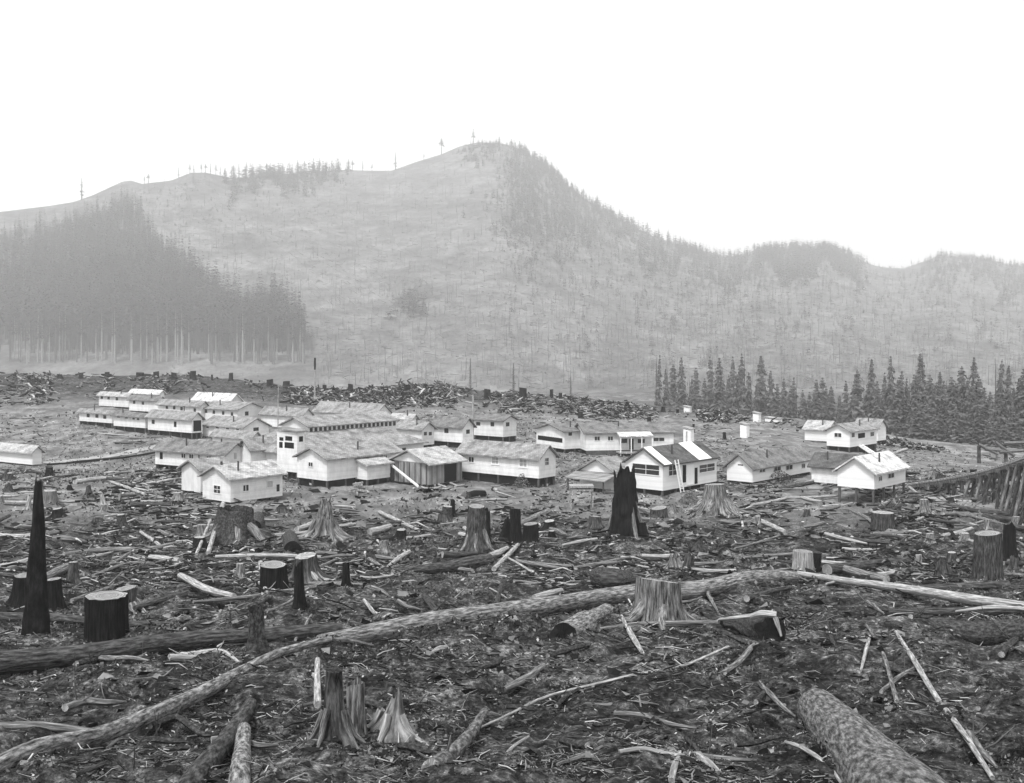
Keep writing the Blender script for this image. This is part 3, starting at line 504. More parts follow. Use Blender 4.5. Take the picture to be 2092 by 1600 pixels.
# ------------------------------------------------------------------ stumps and snags
def stump(name, cat, label, u, vb, vt, wt, wb, mat='bark', top='cut', lobes=5, jag=0., sides=28, lean=0., seed=None, group=None, land=None, ridge=False, sink=.35, taper=1.0, lobe=.5, toptilt=.04, roots=None, flw=.65):
    seed = seed if seed is not None else int(u * 7 + vb * 13) % 9973
    rs = np.random.RandomState(seed); x, y, z = [float(q) for q in gp(u, vb, 345. if ridge else None)]
    z = float(H(x, y)); sc = y / F; h = (vb - vt) * sc; rt = wt / 2 * sc; rb = wb / 2 * sc
    n = sides; nz = 14 if h > 1 else 9
    th = np.linspace(0, 2 * np.pi, n + 1)[:-1]; nz = 34 if jag and h > 3 else nz; fz = np.r_[-sink / h, np.linspace(0, 1, nz) ** 1.25]
    ph = rs.rand() * 6; ang = ph + np.cumsum(rs.uniform(.7, 1.3, lobes)) * 2 * np.pi / lobes; amp = rs.uniform(.5, 1.5, lobes)
    root = np.zeros(n)
    for a_, m_ in zip(ang, amp): root += m_ * np.exp(-(((th - a_ + np.pi) % (2 * np.pi) - np.pi) / .33) ** 2)
    V = []; bark = rs.uniform(-1, 1, n) * .05 + .045 * np.cos(9 * th + ph) - .07 * np.clip(np.cos(5 * th + ph * 2), .5, 1)
    jg = rs.uniform(-1, .25, n) * jag
    if jag:
        jg = np.convolve(np.r_[jg, jg, jg], [.25, .5, .25], 'same')[n:2 * n]; k = rs.randint(n); jg[k] = jag * .15; jg[(k + 1) % n] = -jag * .3; jg[(k + n // 2 + 2) % n] = -jag * .1
        jg -= jg.max()
    tx, ty = rs.uniform(-1, 1, 2) * toptilt
    for f in fz:
        q = max(f, 0); fl = math.exp(-q * h / (max(.22 * h, .3))); r = rt + (rb - rt) * ((1 - q) ** taper * (1 - flw) + flw * fl)
        rr = r * (1 + root * lobe * fl + bark * (1 + 1.5 * (1 - q)) + .06 * fbm(np.cos(th) * 2 + seed, np.sin(th) * 2 + q * 3, 3, seed % 50) + (.5 * fbm(np.cos(th) * 1.5 + seed, np.sin(th) * 1.5 + q * h * .9, 4, seed % 41) if jag else 0))
        zz = f * h * (1 + 0 * th) if not jag else f * h * (1 + jg * np.clip((f - .25) / .75, 0, 1))
        zz = zz + (tx * np.cos(th) + ty * np.sin(th)) * rt * 4 * q
        V.append(np.stack([rr * np.cos(th) + lean * q * h, rr * np.sin(th), zz], -1))
    V = np.array(V); m_ = len(fz); V2 = np.concatenate([V, V[:, :1]], 1)
    idx = np.arange(m_ * (n + 1)).reshape(m_, n + 1); Q = np.stack([idx[:-1, :-1], idx[:-1, 1:], idx[1:, 1:], idx[1:, :-1]], -1).reshape(-1, 4)
    A, Z = np.meshgrid(np.linspace(0, 2 * np.pi, n + 1) * rt, fz * h)
    o = link(name, arr_mesh(name, V2.reshape(-1, 3), Q, M[mat], uv=np.stack([A, Z], -1).reshape(-1, 2)), None, (x, y, z))
    tag(o, label, cat, group)
    ring = V2[-1].copy(); cc = ring.mean(0); ring = cc + (ring - cc) * .985
    if not jag: ring[:, 2] -= .015
    else: ring = cc + (ring - cc) * .75; ring[:, 2] = ring[:, 2] * .2 + V2[-1][:, 2].min() * .8 - .1
    tv, tf, tu = disc(ring, -.02 if not jag else -.3 * rt, seed)
    link('cut_top' if not jag else 'heartwood', arr_mesh('cut_top' if not jag else 'heartwood', tv, tf, M[top], uv=tu), o)
    if roots:
        for i in range(roots[0]):
            a_ = ang[i % lobes] + rs.normal(0, .15) if len(roots) < 4 else R(roots[3]) + i * .4; Lr = roots[1] * sc * rs.uniform(.7, 1.2); P_ = []
            for f, zf in ((.55, .42), (.85, .2), (1.15, .06), (1.15 + .5 * Lr / rb, 0), (1.15 + Lr / rb, -.02)):
                b_ = a_ + (f - .55) * rs.normal(0, .08); px_, py_ = rb * f * math.cos(b_), rb * f * math.sin(b_); P_.append((px_, py_, max(zf * h, 0) + float(H(x + px_, y + py_)) - z + (.03 if f < 1.6 else -.06)))
            r0 = rb * .2; sv, sq, su, _ = tube(P_, [r0, r0 * .95, r0 * .75, r0 * .5, r0 * .2], 8, .15, seed + i); link('root', arr_mesh('root', sv, sq, M[roots[2]], uv=su, smooth=True), o)
    if land: LAND.append((u, (vb + vt) / 2, land))
    return o
SG = 'stumps left standing in the slash'
stump('burnt_snag', 'snag', 'tall charred snag tapering to a point at the left edge', 75, 1303, 965, 9, 60, 'char', 'char', 5, .12, 22, .012, taper=.85, land='the tall charred snag', lobe=.12, flw=.15)
stump('stump', 'stump', 'dark cylindrical stump with a clean pale round top, behind the left fallen log', 217, 1312, 1222, 86, 92, 'char', 'cut', 5, lobe=.08, land='the dark round stump', toptilt=.02)
stump('stump', 'stump', 'dark flared stump with pale top just left behind the charred snag', 50, 1242, 1180, 40, 62, 'char', 'cut', 5, lobe=.4)
stump('stump', 'stump', 'dark stump with pale top just right behind the charred snag', 110, 1246, 1174, 30, 52, 'char', 'cut', 4, lobe=.4)
stump('stump', 'stump', 'grey stump flaring into one long root behind the dark round stump', 255, 1236, 1177, 46, 66, 'bark', 'cut', 4, lobe=.8, land='the grey one-rooted stump', roots=(3, 30, 'bark_grey', -40))
stump('stump', 'stump', 'dark furrowed stump with thin pale top beside the stump with white roots', 557, 1208, 1153, 54, 58, 'char', 'cut', 6, lobe=.15, land='the dark furrowed stump')
stump('stump', 'stump', 'stump on pale spreading roots with a pale lip', 624, 1190, 1137, 44, 66, 'bark', 'wood', 6, lobe=1.0, land='the stump on pale roots', roots=(6, 22, 'wood'))
stump('snag', 'snag', 'thin dark splintered snag standing in front of the stump on pale roots', 611, 1258, 1156, 17, 28, 'char', 'rot', 4, .18, 14, lobe=.5)
stump('stump', 'stump', 'small dark post-like stump where the thin log breaks', 707, 1214, 1160, 15, 22, 'char', 'cut', 4, lobe=.6, land='the post-like stump')
stump('stump', 'stump', 'broad mossy stump mound carrying leaning pale slabs', 482, 1108, 1042, 66, 104, 'rot', 'rot', 6, .22, lobe=.8, land='the mossy stump mound', roots=(6, 40, 'wood_mid'))
stump('snag', 'snag', 'broken grey stump with forked jagged top standing on spread roots', 664, 1102, 1018, 24, 62, 'bark_stump', 'rot', 6, .3, 22, lobe=.9, land='the fork-topped stump', roots=(6, 22, 'wood_mid'))
stump('stump', 'stump', 'tall split stump with pale splash, leftmost of the cluster at centre', 974, 1122, 1036, 34, 54, 'bark', 'cut', 6, lobe=.4, land='the tall split stump', roots=(5, 20, 'bark_grey'))
stump('snag', 'snag', 'thin dark snag leaning against the tall split stump', 997, 1115, 1040, 8, 14, 'char', 'rot', 4, .2, 12, lobe=.4)
stump('stump', 'stump', 'slim dark stump with level top, second tallest of the centre cluster', 1053, 1107, 1036, 22, 30, 'char', 'cut', 5, lobe=.5)
stump('stump', 'stump', 'low dark stump, rightmost of the centre cluster', 1084, 1106, 1067, 31, 38, 'char', 'cut', 5, lobe=.3)
stump('snag', 'snag', 'bent dark stub in the middle of the centre cluster', 1030, 1106, 1056, 13, 24, 'char', 'rot', 4, .25, 14, .15, lobe=.6)
stump('snag', 'snag', 'short black stub left of the tall split stump', 925, 1055, 1017, 10, 16, 'char', 'rot', 4, .2, 12)
stump('burnt_snag', 'snag', 'massive black burnt snag with jagged two-pronged top before the white houses', 1276, 1095, 955, 40, 66, 'char', 'char', 6, .26, 30, lobe=.2, taper=.9, flw=.3, land='the massive burnt snag', roots=(4, 40, 'wood_mid'))
stump('stump', 'stump', 'tall weathered stump with fluted spreading roots in front of the paired-window house', 1460, 1052, 992, 42, 84, 'bark_stump', 'cut', 6, lobe=.8, land='the fluted grey stump', roots=(6, 40, 'bark_grey'))
stump('stump', 'stump', 'large pale-topped stump with striped flaring bark in front of the long log', 1345, 1274, 1182, 88, 122, 'bark_stump', 'cut', 6, lobe=.25, sides=40, land='the large pale-topped stump', roots=(5, 22, 'bark_grey'))
stump('stump', 'stump', 'pale barkless stump with cut top at the end of the long log', 1640, 1168, 1116, 42, 54, 'wood', 'cut', 5, lobe=.4, land='the pale barkless stump')
stump('stump', 'stump', 'dark half of a stump standing against the pale barkless one', 1666, 1158, 1121, 26, 28, 'char', 'rot', 5, lobe=.1)
stump('stump', 'stump', 'tall dark stump with pale cut top near the right edge', 2017, 1178, 1079, 52, 62, 'bark', 'cut', 5, lobe=.25, land='the tall dark right stump')
stump('snag', 'snag', 'dark broken snag with spread feet right of the tall dark stump', 2062, 1145, 1066, 22, 34, 'char', 'rot', 5, .2, 16, lobe=.8)
stump('stump', 'stump', 'dark broad stump half buried below the pale-roofed house', 1803, 1080, 1043, 46, 52, 'bark', 'wood', 5, lobe=.2, land='the half-buried dark stump')
stump('stump', 'stump', 'hollow-topped foreground stump with roots sprawling to both sides', 683, 1512, 1366, 34, 74, 'bark', 'rot', 6, lobe=.9, sides=34, land='the hollow-topped stump', seed=31, roots=(6, 60, 'bark_stump'))
stump('stump', 'stump', 'grey furrowed trunk stub right behind the hollow-topped stump', 727, 1482, 1364, 38, 44, 'bark_stump', 'wood_mid', 6, .08, lobe=.2)
stump('stump', 'stump', 'splintered stump with a pale leaning spike in the lower centre', 800, 1478, 1384, 18, 80, 'wood_mid', 'wood', 5, .35, 26, .12, lobe=.7, land='the splintered spike stump', roots=(5, 60, 'wood'))
stump('stump', 'stump', 'stump on arched legs with a dark bushy top, across the left fallen log', 524, 1340, 1245, 30, 44, 'rot', 'rot', 4, .15, lobe=.9, land='the bushy-topped stump')
stump('stump', 'stump', 'small pale stump right of the massive burnt snag', 1346, 1061, 1036, 34, 42, 'bark', 'cut', 5, lobe=.5)
stump('stump', 'stump', 'small grey stump with white root left behind the charred snag', 102, 1030, 1000, 26, 34, 'wood_mid', 'wood', 5, lobe=.7)
stump('snag', 'snag', 'white bleached root stub left of the charred snag tip', 56, 1038, 1003, 7, 16, 'wood', 'wood', 4, .3, 12, .15)
stump('snag', 'snag', 'white bent root stub left of the pale-roofed cottage', 212, 1028, 1002, 6, 14, 'wood', 'wood', 4, .3, 12, -.2)
stump('stump', 'stump', 'dark stub above the left house corner', 101, 972, 954, 14, 17, 'char', 'rot', 4)
stump('stump', 'stump', 'grey stump with triangular root left of the grey one-rooted stump', 150, 1182, 1138, 18, 30, 'bark', 'wood', 4, lobe=.9)
stump('stump', 'stump', 'dark leaning stub in the mossy slope above the bushy-topped stump', 440, 1202, 1183, 12, 26, 'rot', 'rot', 4, .2, 12, .2)
# skyline stumps on the ridge behind the camp
for i, (u, v, hgt, wd) in enumerate([(219, 770, 12, 11), (286, 774, 15, 17), (319, 772, 12, 13), (355, 773, 11, 13), (395, 772, 17, 13), (433, 776, 12, 4), (472, 777, 17, 9), (551, 789, 15, 15), (585, 790, 10, 16), (600, 797, 8, 20), (663, 800, 16, 9), (716, 801, 18, 12), (761, 802, 20, 5), (832, 803, 18, 15), (996, 812, 20, 14), (1068, 814, 22, 18), (1127, 814, 20, 8), (1145, 816, 14, 8), (1186, 852, 14, 10), (1282, 835, 12, 8), (1355, 840, 9, 9), (1384, 842, 9, 7), (1326, 862, 12, 9), (1480, 895, 14, 8), (1417, 882, 18, 5), (30, 772, 8, 8), (58, 772, 7, 7), (122, 770, 7, 12), (165, 770, 9, 9), (690, 803, 7, 14), (735, 806, 9, 8), (790, 806, 10, 16), (880, 808, 12, 8), (930, 810, 14, 6), (1200, 822, 9, 10), (1228, 828, 10, 8), (1310, 842, 10, 6), (1240, 840, 8, 12)]):
    big = 'squat' if wd > hgt * .9 else ('thin' if wd < hgt * .5 else 'dark')
    lb = None
    for pre in (f'{big} charred stump', f'{big} black stump', f'{big} burnt skyline stump', f'{big} small dark stump'):
        best = sorted([L for L in LAND if 1], key=lambda L: abs(L[0] - u))[:3]
        for L in best:
            t_ = f'{pre} on the ridge {"behind" if abs(L[0]-u) < 30 else ("left of" if u < L[0] else "right of")} {L[2]}'
            if t_ not in USED: lb = t_; break
        if lb: break
    USED.add(lb)
    stump('stump', 'stump', lb, u, v + 3, v - hgt + 2, wd * .9, wd * 1.15, 'char', 'wood_mid' if i % 3 == 0 else 'rot', 4, 0 if wd > 6 else .15, 12, group='charred stumps along the ridge', ridge=True, sink=.8)

# ------------------------------------------------------------------ logs
def log(name, cat, label, pts, mat='bark', end='cut', n=14, irr=.1, lift=.75, group=None, land=None, ends=True, seed=None, stubs=0, bend=0., stublen=1., seg=9, ridge=False):
    """pts: (u, v, diameter) in pixels of the photo along the log"""
    seed = seed if seed is not None else int(pts[0][0] * 3 + pts[-1][1] * 11) % 9973; rs = np.random.RandomState(seed)
    W = []; Rr = []
    for i, p in enumerate(pts):
        u, v, d = p[:3]; x, y, z = [float(q) for q in gp(u, v + d * .45, 340. if ridge else None)]
        r = d / 2 / F * y; zg = float(H(x, y)); z0 = zg * .35 + z * .65
        if r < .7: z0 = max(z0, zg - .4 * r)
        z0 += r * lift + (p[3] if len(p) > 3 else 0)
        if len(p) > 4: y = float(gp(u, p[4])[1]); x = (u - U0) / F * y; z0 = (V0 - v) / F * y; r = d / 2 / F * y
        W.append((x, y, z0)); Rr.append(r)
    W = np.array(W); Rr = np.array(Rr); D = np.r_[0, np.cumsum(np.linalg.norm(np.diff(W, axis=0), axis=1))]
    k = np.linspace(0, D[-1], max(seg, len(pts) * 4)); P = np.stack([np.interp(k, D, W[:, i]) for i in range(3)], -1); rr = np.interp(k, D, Rr)
    for _ in range(2): P[1:-1] = P[1:-1] * .5 + (P[:-2] + P[2:]) * .25
    if bend: P[:, 2] += bend * np.sin(np.linspace(0, np.pi, len(k)))
    base = P[0].copy(); V, Q, uv, VV = tube(P - base, rr, n, irr, seed)
    if stubs:
        add = []; off = len(V)
        for _ in range(stubs):
            i = rs.randint(1, len(k) - 1); a = rs.uniform(0, 2 * np.pi); q = VV[i][rs.randint(n)]; c = P[i] - base; dr = q - c; dr /= np.linalg.norm(dr) + 1e-9
            L = rr[i] * rs.uniform(.8, 2.4) * stublen; dr[2] = abs(dr[2]) * .7; sv, sq, su, _ = tube([c, c + dr * (rr[i] + L * .4), c + dr * (rr[i] + L) + np.array([0, 0, L * .2])], [rr[i] * .22, rr[i] * .18, rr[i] * .08], 6, .1, seed)
            V = np.vstack([V, sv]); Q = np.vstack([Q, sq + off]); uv = np.vstack([uv, su]); off = len(V)
    o = link(name, arr_mesh(name, V, Q, M[mat], uv=uv, smooth=True), None, base); tag(o, label, cat, group)
    if ends:
        for ring in (VV[0], VV[-1]):
            tv, tf, tu = disc(ring, 0, seed); link('cut_end', arr_mesh('cut_end', tv, tf, M[end], uv=tu), o)
    if land: m_ = pts[len(pts) // 2]; LAND.append((m_[0], m_[1], land))
    return o
log('log', 'log', 'longest thick fallen log, crossing the middle and passing behind the large pale-topped stump', [(655, 1312, 30, -.1), (740, 1294, 38), (850, 1277, 40), (1000, 1252, 38), (1110, 1232, 36), (1200, 1216, 34), (1300, 1204, 36), (1420, 1203, 36), (1530, 1188, 32), (1622, 1172, 26)], 'bark_grey', 'cut', 20, .06, land='the long middle log', seg=30)
log('log', 'log', 'very long slender barked log sweeping up from the lower left corner', [(-60, 1602, 40), (60, 1556, 38), (200, 1503, 36), (400, 1421, 31), (560, 1354, 20), (680, 1330, 12), (762, 1318, 6)], 'bark_grey', 'cut', 18, .06, land='the long sloping foreground log', seg=30, lift=1.0)
log('log', 'log', 'thick dark fallen log lying behind the lower left corner at the snag foot', [(-60, 1348, 48), (150, 1332, 44), (350, 1308, 38), (520, 1292, 36), (695, 1281, 24)], 'bark', 'rot', 18, .07, land='the dark left log', seg=20)
log('log', 'log', 'pale stripped log running from the pale barkless stump to the right edge', [(1630, 1174, 12), (1720, 1186, 14), (1850, 1206, 18), (1960, 1222, 21), (2130, 1246, 22)], 'wood', 'cut', 14, .05, land='the pale stripped log', lift=1.3)
log('log', 'log', 'short brown-barked log behind the pale barkless stump, thick end to the left', [(1690, 1163, 24), (1770, 1152, 21), (1853, 1142, 18)], 'bark', 'cut', 16, .06, land='the short log by the pale stump')
log('log', 'log', 'grey log under the pale stripped log at the right edge', [(1815, 1248, 13), (1950, 1246, 18), (2130, 1238, 26)], 'bark', 'rot', 14, .08)
log('log', 'log', 'rotten black log with torn flank at the right edge', [(1905, 1284, 40), (2000, 1290, 46), (2140, 1285, 50)], 'rot', 'rot', 16, .16, land='the rotten black log')
log('splinter', 'slab', 'white splinter slab lying on the rotten black log', [(1952, 1274, 4, .5), (2030, 1277, 11, .55), (2110, 1273, 9, .5)], 'wood', 'wood', 8, .2, lift=1.6)
log('log', 'log', 'huge thick log with scaly pale bark pointing down out of the lower right', [(1672, 1412, 88), (1730, 1462, 118), (1800, 1532, 158), (1880, 1612, 205), (1960, 1690, 250)], 'bark_pale', 'wood_mid', 60, .07, land='the huge scaly log', seg=70, lift=.12)
log('pole', 'pole', 'thin pale peeled pole slanting down beside the huge scaly log', [(1830, 1313, 6), (1862, 1352, 11), (1910, 1416, 11), (1970, 1502, 12), (2028, 1588, 10)], 'wood', 'cut', 10, .09, lift=1.5, stubs=5, land='the slanting pale pole')
log('pole', 'pole', 'thin grey stick above the far end of the huge scaly log', [(1757, 1258, 4), (1785, 1312, 5), (1806, 1345, 8), (1832, 1428, 9)], 'wood_mid', 'cut', 8, .1, lift=1.3, stubs=3)
log('log', 'log', 'gnarly pale log with flaking bark at the bottom centre', [(990, 1443, 16), (965, 1482, 24), (925, 1540, 32), (880, 1606, 40)], 'bark_pale', 'wood', 18, .14, land='the gnarly pale log', stubs=4)
log('branch', 'branch', 'long thin curved branch reaching right from the gnarly pale log', [(980, 1478, 5), (1040, 1450, 5), (1110, 1422, 6), (1200, 1403, 6), (1300, 1391, 6), (1400, 1362, 6), (1488, 1322, 5)], 'wood', 'wood', 8, .1, lift=1.8)
log('log', 'log', 'mossy log running out of the bottom edge left of the pale-ended log', [(512, 1436, 28), (470, 1490, 36), (420, 1555, 48), (370, 1625, 60)], 'bark', 'rot', 18, .1, land='the mossy bottom log')
log('log', 'log', 'log with a bleached upper end at the bottom left', [(497, 1482, 30), (495, 1530, 34), (492, 1580, 40), (488, 1640, 46)], 'bark_grey', 'wood', 18, .08, land='the bleached-end log', lift=1.0)
log('log', 'log', 'grey log with pale upper side at the left edge, above the long sloping log', [(-40, 1486, 18), (80, 1484, 18), (190, 1484, 14)], 'wood_mid', 'wood', 12, .1)
log('branch', 'branch', 'thin dark branch under the long sloping foreground log', [(150, 1602, 12), (270, 1556, 11), (385, 1520, 8)], 'bark', 'wood', 8, .12)
log('log', 'log', 'long thin log reaching from the bushy-topped stump to the post-like stump', [(395, 1229, 6), (500, 1216, 9), (620, 1203, 10), (705, 1190, 10)], 'wood_mid', 'cut', 10, .08, land='the long thin log')
log('log', 'log', 'long straight log from the post-like stump up to the centre cluster', [(715, 1186, 8), (800, 1170, 12), (890, 1158, 22), (1000, 1140, 26)], 'bark', 'cut', 14, .07, land='the centre straight log')
log('log', 'log', 'short log lying crosswise below the centre straight log', [(822, 1163, 12), (862, 1188, 18), (908, 1218, 22)], 'bark', 'rot', 12, .08)
log('log', 'log', 'pale slim log below the mossy stump mound', [(440, 1140, 8), (540, 1138, 11), (655, 1136, 8)], 'wood', 'cut', 10, .1, lift=1.4)
log('log', 'log', 'dark thin log in front of the large pale-topped stump', [(1225, 1289, 9), (1300, 1282, 11), (1380, 1280, 10), (1465, 1275, 9)], 'wood_mid', 'cut', 10, .08, lift=1.3)
log('stick', 'stick', 'short pale stick standing out in front of the large pale-topped stump', [(1270, 1270, 7), (1290, 1305, 8), (1311, 1346, 7)], 'wood', 'wood', 8, .1, lift=1.8)
log('stick', 'stick', 'second shorter pale stick touching the first before the large stump', [(1285, 1290, 5), (1316, 1336, 5)], 'wood', 'wood', 7, .1, lift=1.6)
log('log', 'log', 'hollow rotten log with torn bark roof, left of the large pale-topped stump', [(1150, 1295, 56), (1190, 1270, 50), (1240, 1245, 34)], 'bark_grey', 'char', 20, .2, land='the hollow rotten log', lift=.5)
log('log', 'log', 'dark log with a black rotten butt and white upper rim, right of the large stump', [(1474, 1276, 20), (1510, 1272, 26), (1545, 1278, 44), (1572, 1286, 62)], 'rot', 'char', 26, .42, land='the black-butted log', lift=.7)
log('splinter', 'wood slab', 'long white bark strip lying along the black-butted log', [(1468, 1266, 5, 0, 1304), (1505, 1262, 8, 0, 1305), (1550, 1258, 10, 0, 1309)], 'wood', 'wood', 10, .4)
log('splinter', 'wood slab', 'thick white broken slab capping the butt of the black-butted log', [(1534, 1260, 12, 0, 1310), (1556, 1254, 17, 0, 1312), (1586, 1257, 15, 0, 1313)], 'wood', 'wood', 12, .45)
log('splinter', 'wood slab', 'short white splinter hanging at the right end of the black-butted log', [(1584, 1262, 11, 0, 1314), (1590, 1280, 8, 0, 1315), (1596, 1300, 5, 0, 1316)], 'wood', 'wood', 8, .4)
log('stick', 'stick', 'short white upright stick left of the hollow-topped stump', [(649, 1366, 11), (648, 1398, 13), (649, 1440, 16)], 'wood', 'wood', 8, .06, lift=1.6)
log('log', 'log', 'hollow dark log end beside the mossy stump mound', [(517, 1077, 33), (521, 1068, 31), (526, 1058, 27)], 'bark', 'char', 18, .06, land='the hollow dark log end')
log('log', 'log', 'black rounded log end below the mossy stump mound', [(597, 1114, 34), (595, 1107, 34), (592, 1100, 31)], 'rot', 'char', 18, .08, lift=.5)
log('splinter', 'wood slab', 'pale slab leaning on the mossy stump mound, longer of two', [(456, 1062, 9, 1.3), (425, 1136, 10, 0)], 'wood', 'wood', 6, .1, lift=1.)
log('splinter', 'wood slab', 'pale slab leaning on the mossy stump mound, shorter of two', [(430, 1082, 6, .8), (401, 1137, 8, 0)], 'wood', 'wood', 6, .1, lift=1.)
log('log', 'log', 'grey log fallen from the fluted grey stump to the lower right', [(1500, 1044, 7), (1560, 1066, 10), (1605, 1084, 11)], 'wood', 'wood', 10, .12)
log('pole', 'pole', 'straight grey pole ending at the pale barkless stump', [(1520, 1138, 7), (1625, 1132, 8)], 'wood_mid', 'wood', 8, .06, lift=1.4)
log('root_wad', 'root wad', 'torn root wad with pale splinters behind the long middle log', [(1222, 1182, 44), (1250, 1184, 50), (1285, 1184, 30)], 'rot', 'rot', 16, .4, land='the torn root wad')
log('log', 'log', 'pale log lying against the hollow dark log end', [(560, 1092, 7), (615, 1086, 8), (640, 1082, 6)], 'wood', 'wood', 8, .1)
log('log', 'log', 'long grey log left of the mossy stump mound', [(130, 1132, 10), (220, 1120, 12), (300, 1122, 12), (372, 1112, 10)], 'wood_mid', 'wood', 10, .12)
log('log', 'log', 'broken pale log just left of the charred snag waist', [(-10, 1092, 9), (40, 1098, 13), (80, 1094, 13)], 'wood', 'wood', 10, .12)
log('log', 'log', 'bleached log left of the charred snag under the slope', [(-20, 1160, 12), (30, 1154, 15), (70, 1146, 12)], 'wood', 'wood', 10, .12)
log('log', 'log', 'long pale log on the bench behind the charred snag tip', [(-20, 1024, 6), (80, 1025, 7), (160, 1024, 6)], 'wood', 'wood', 8, .1)
log('log', 'log', 'grey log behind the dark round stump, left end at the snag', [(-10, 1260, 22), (110, 1262, 20), (250, 1270, 18), (350, 1279, 14)], 'bark', 'wood', 12, .1)
log('log', 'log', 'slim dark log slanting up behind the grey one-rooted stump', [(190, 1173, 7), (250, 1158, 8), (305, 1145, 6)], 'wood_mid', 'wood', 8, .12)
log('log', 'log', 'mossy log sloping down from the grey one-rooted stump', [(275, 1236, 10), (330, 1222, 16), (378, 1210, 14)], 'bark', 'rot', 10, .12)
log('branch', 'branch', 'thin grey stick in front of the thin splintered snag', [(545, 1262, 5), (590, 1243, 5), (630, 1226, 5)], 'wood_mid', 'wood', 6, .1, lift=1.6)
log('pole', 'pole', 'long pole lying across the slash before the paired-window house', [(1490, 1000, 4), (1600, 1002, 4), (1740, 1001, 4)], 'wood_mid', 'wood', 7, .05, lift=1.6)
log('pole', 'pole', 'pale pole parallel below the long pole before the paired-window house', [(1610, 1020, 5), (1660, 1018, 6), (1715, 1013, 5)], 'wood', 'wood', 7, .05, lift=1.5)
log('pole', 'pole', 'long pale plank slanting in front of the pale-roofed house', [(1640, 988, 5, 0), (1740, 972, 5, 1.0), (1852, 951, 6, 2.2)], 'wood', 'wood', 6, .03, lift=1.)
log('log', 'log', 'pale slab below the trestle foot', [(1888, 1018, 6), (1940, 1022, 7), (1985, 1026, 6)], 'wood', 'wood', 8, .1)
log('log', 'log', 'dark log stretching along below the trestle posts', [(1930, 1032, 9), (2010, 1048, 10), (2120, 1052, 10)], 'bark', 'wood', 8, .1)
log('log', 'log', 'pale log left of the tall dark right stump', [(1925, 1094, 9), (1955, 1089, 11), (1985, 1082, 8)], 'wood', 'wood', 8, .12)
log('log', 'log', 'thin pale log sloping right at the foot of the tall dark right stump', [(2000, 1158, 6), (2050, 1174, 8), (2110, 1192, 10)], 'wood_mid', 'wood', 8, .1, lift=1.3)
log('log', 'log', 'dark log in the hollow below the tall dark right stump', [(1850, 1196, 12), (1950, 1200, 16), (2060, 1196, 22)], 'bark', 'rot', 10, .12)
log('log', 'log', 'pale diagonal limb right of the centre cluster', [(1028, 1133, 4), (1060, 1152, 5), (1096, 1175, 5)], 'wood', 'wood', 6, .1, lift=1.6)
log('log', 'log', 'pale broken log end at the foot of the centre cluster', [(1000, 1132, 12), (1016, 1127, 16), (1036, 1118, 9)], 'wood', 'wood', 8, .2)
log('splinter', 'wood slab', 'crooked pale limb standing left of the slanting pale pole', [(1777, 1320, 6), (1770, 1342, 9), (1759, 1368, 5)], 'wood', 'wood', 7, .1, lift=1.5)
log('log', 'log', 'pale forked limb at the bottom edge left of the huge scaly log', [(1605, 1510, 7), (1640, 1530, 11), (1690, 1565, 9), (1720, 1600, 7)], 'wood', 'wood', 8, .15, lift=1.4)
log('splinter', 'wood slab', 'bright broken slab at the bottom edge below the curved branch', [(1423, 1552, 12), (1445, 1570, 18), (1470, 1590, 10)], 'wood', 'wood', 7, .2, lift=1.2)
log('splinter', 'wood slab', 'bright bent slab at the bottom edge left of the other bright slab', [(1390, 1566, 8), (1378, 1584, 15), (1372, 1606, 14)], 'wood', 'wood', 7, .2, lift=1.2)
log('log', 'log', 'dark rotten limb left of the hollow rotten log on the mossy slope', [(970, 1382, 8), (1020, 1360, 16), (1060, 1340, 9)], 'rot', 'wood', 10, .2)
log('log', 'log', 'short rotten limb with pale edge right of the splintered spike stump', [(1030, 1402, 12), (1070, 1388, 18), (1110, 1372, 13)], 'wood_mid', 'rot', 10, .18)
log('splinter', 'wood slab', 'white chunk on a dark limb above the splintered spike stump', [(878, 1365, 7), (895, 1348, 12), (910, 1345, 10)], 'wood', 'wood', 8, .2, lift=1.2)
log('stick', 'stick', 'short pale bent stick below the curved branch', [(1035, 1532, 8), (1050, 1510, 7), (1080, 1492, 5)], 'wood', 'wood', 7, .1, lift=1.3)
log('stick', 'stick', 'pale stick at the bottom edge below the gnarly log', [(1140, 1592, 9), (1190, 1572, 9), (1230, 1564, 6)], 'wood_mid', 'wood', 7, .1, lift=1.3)

log('log', 'log', 'short thick dark log on the clearing behind the tall split stump', [(955, 1013, 16), (968, 1010, 17), (990, 1009, 15)], 'char', 'rot', 12, .12, lift=.8)
log('log', 'log', 'long pale pole in front of the short thick dark log', [(960, 1027, 5), (1000, 1022, 5), (1035, 1021, 4)], 'wood', 'wood', 8, .1, lift=1.3)
for i, (a, b, c, d) in enumerate([(895, 990, 912, 998), (918, 986, 935, 994), (930, 995, 948, 991), (905, 1000, 925, 1002), (885, 1000, 900, 996), (862, 996, 884, 1003)]):
    log('offcut', 'offcut', 'pale board offcut dumped in front of the unpainted shed', [(a, b, 5), (c, d, 4)], 'wood', 'wood', 6, .1, group='board offcuts', lift=1.2)
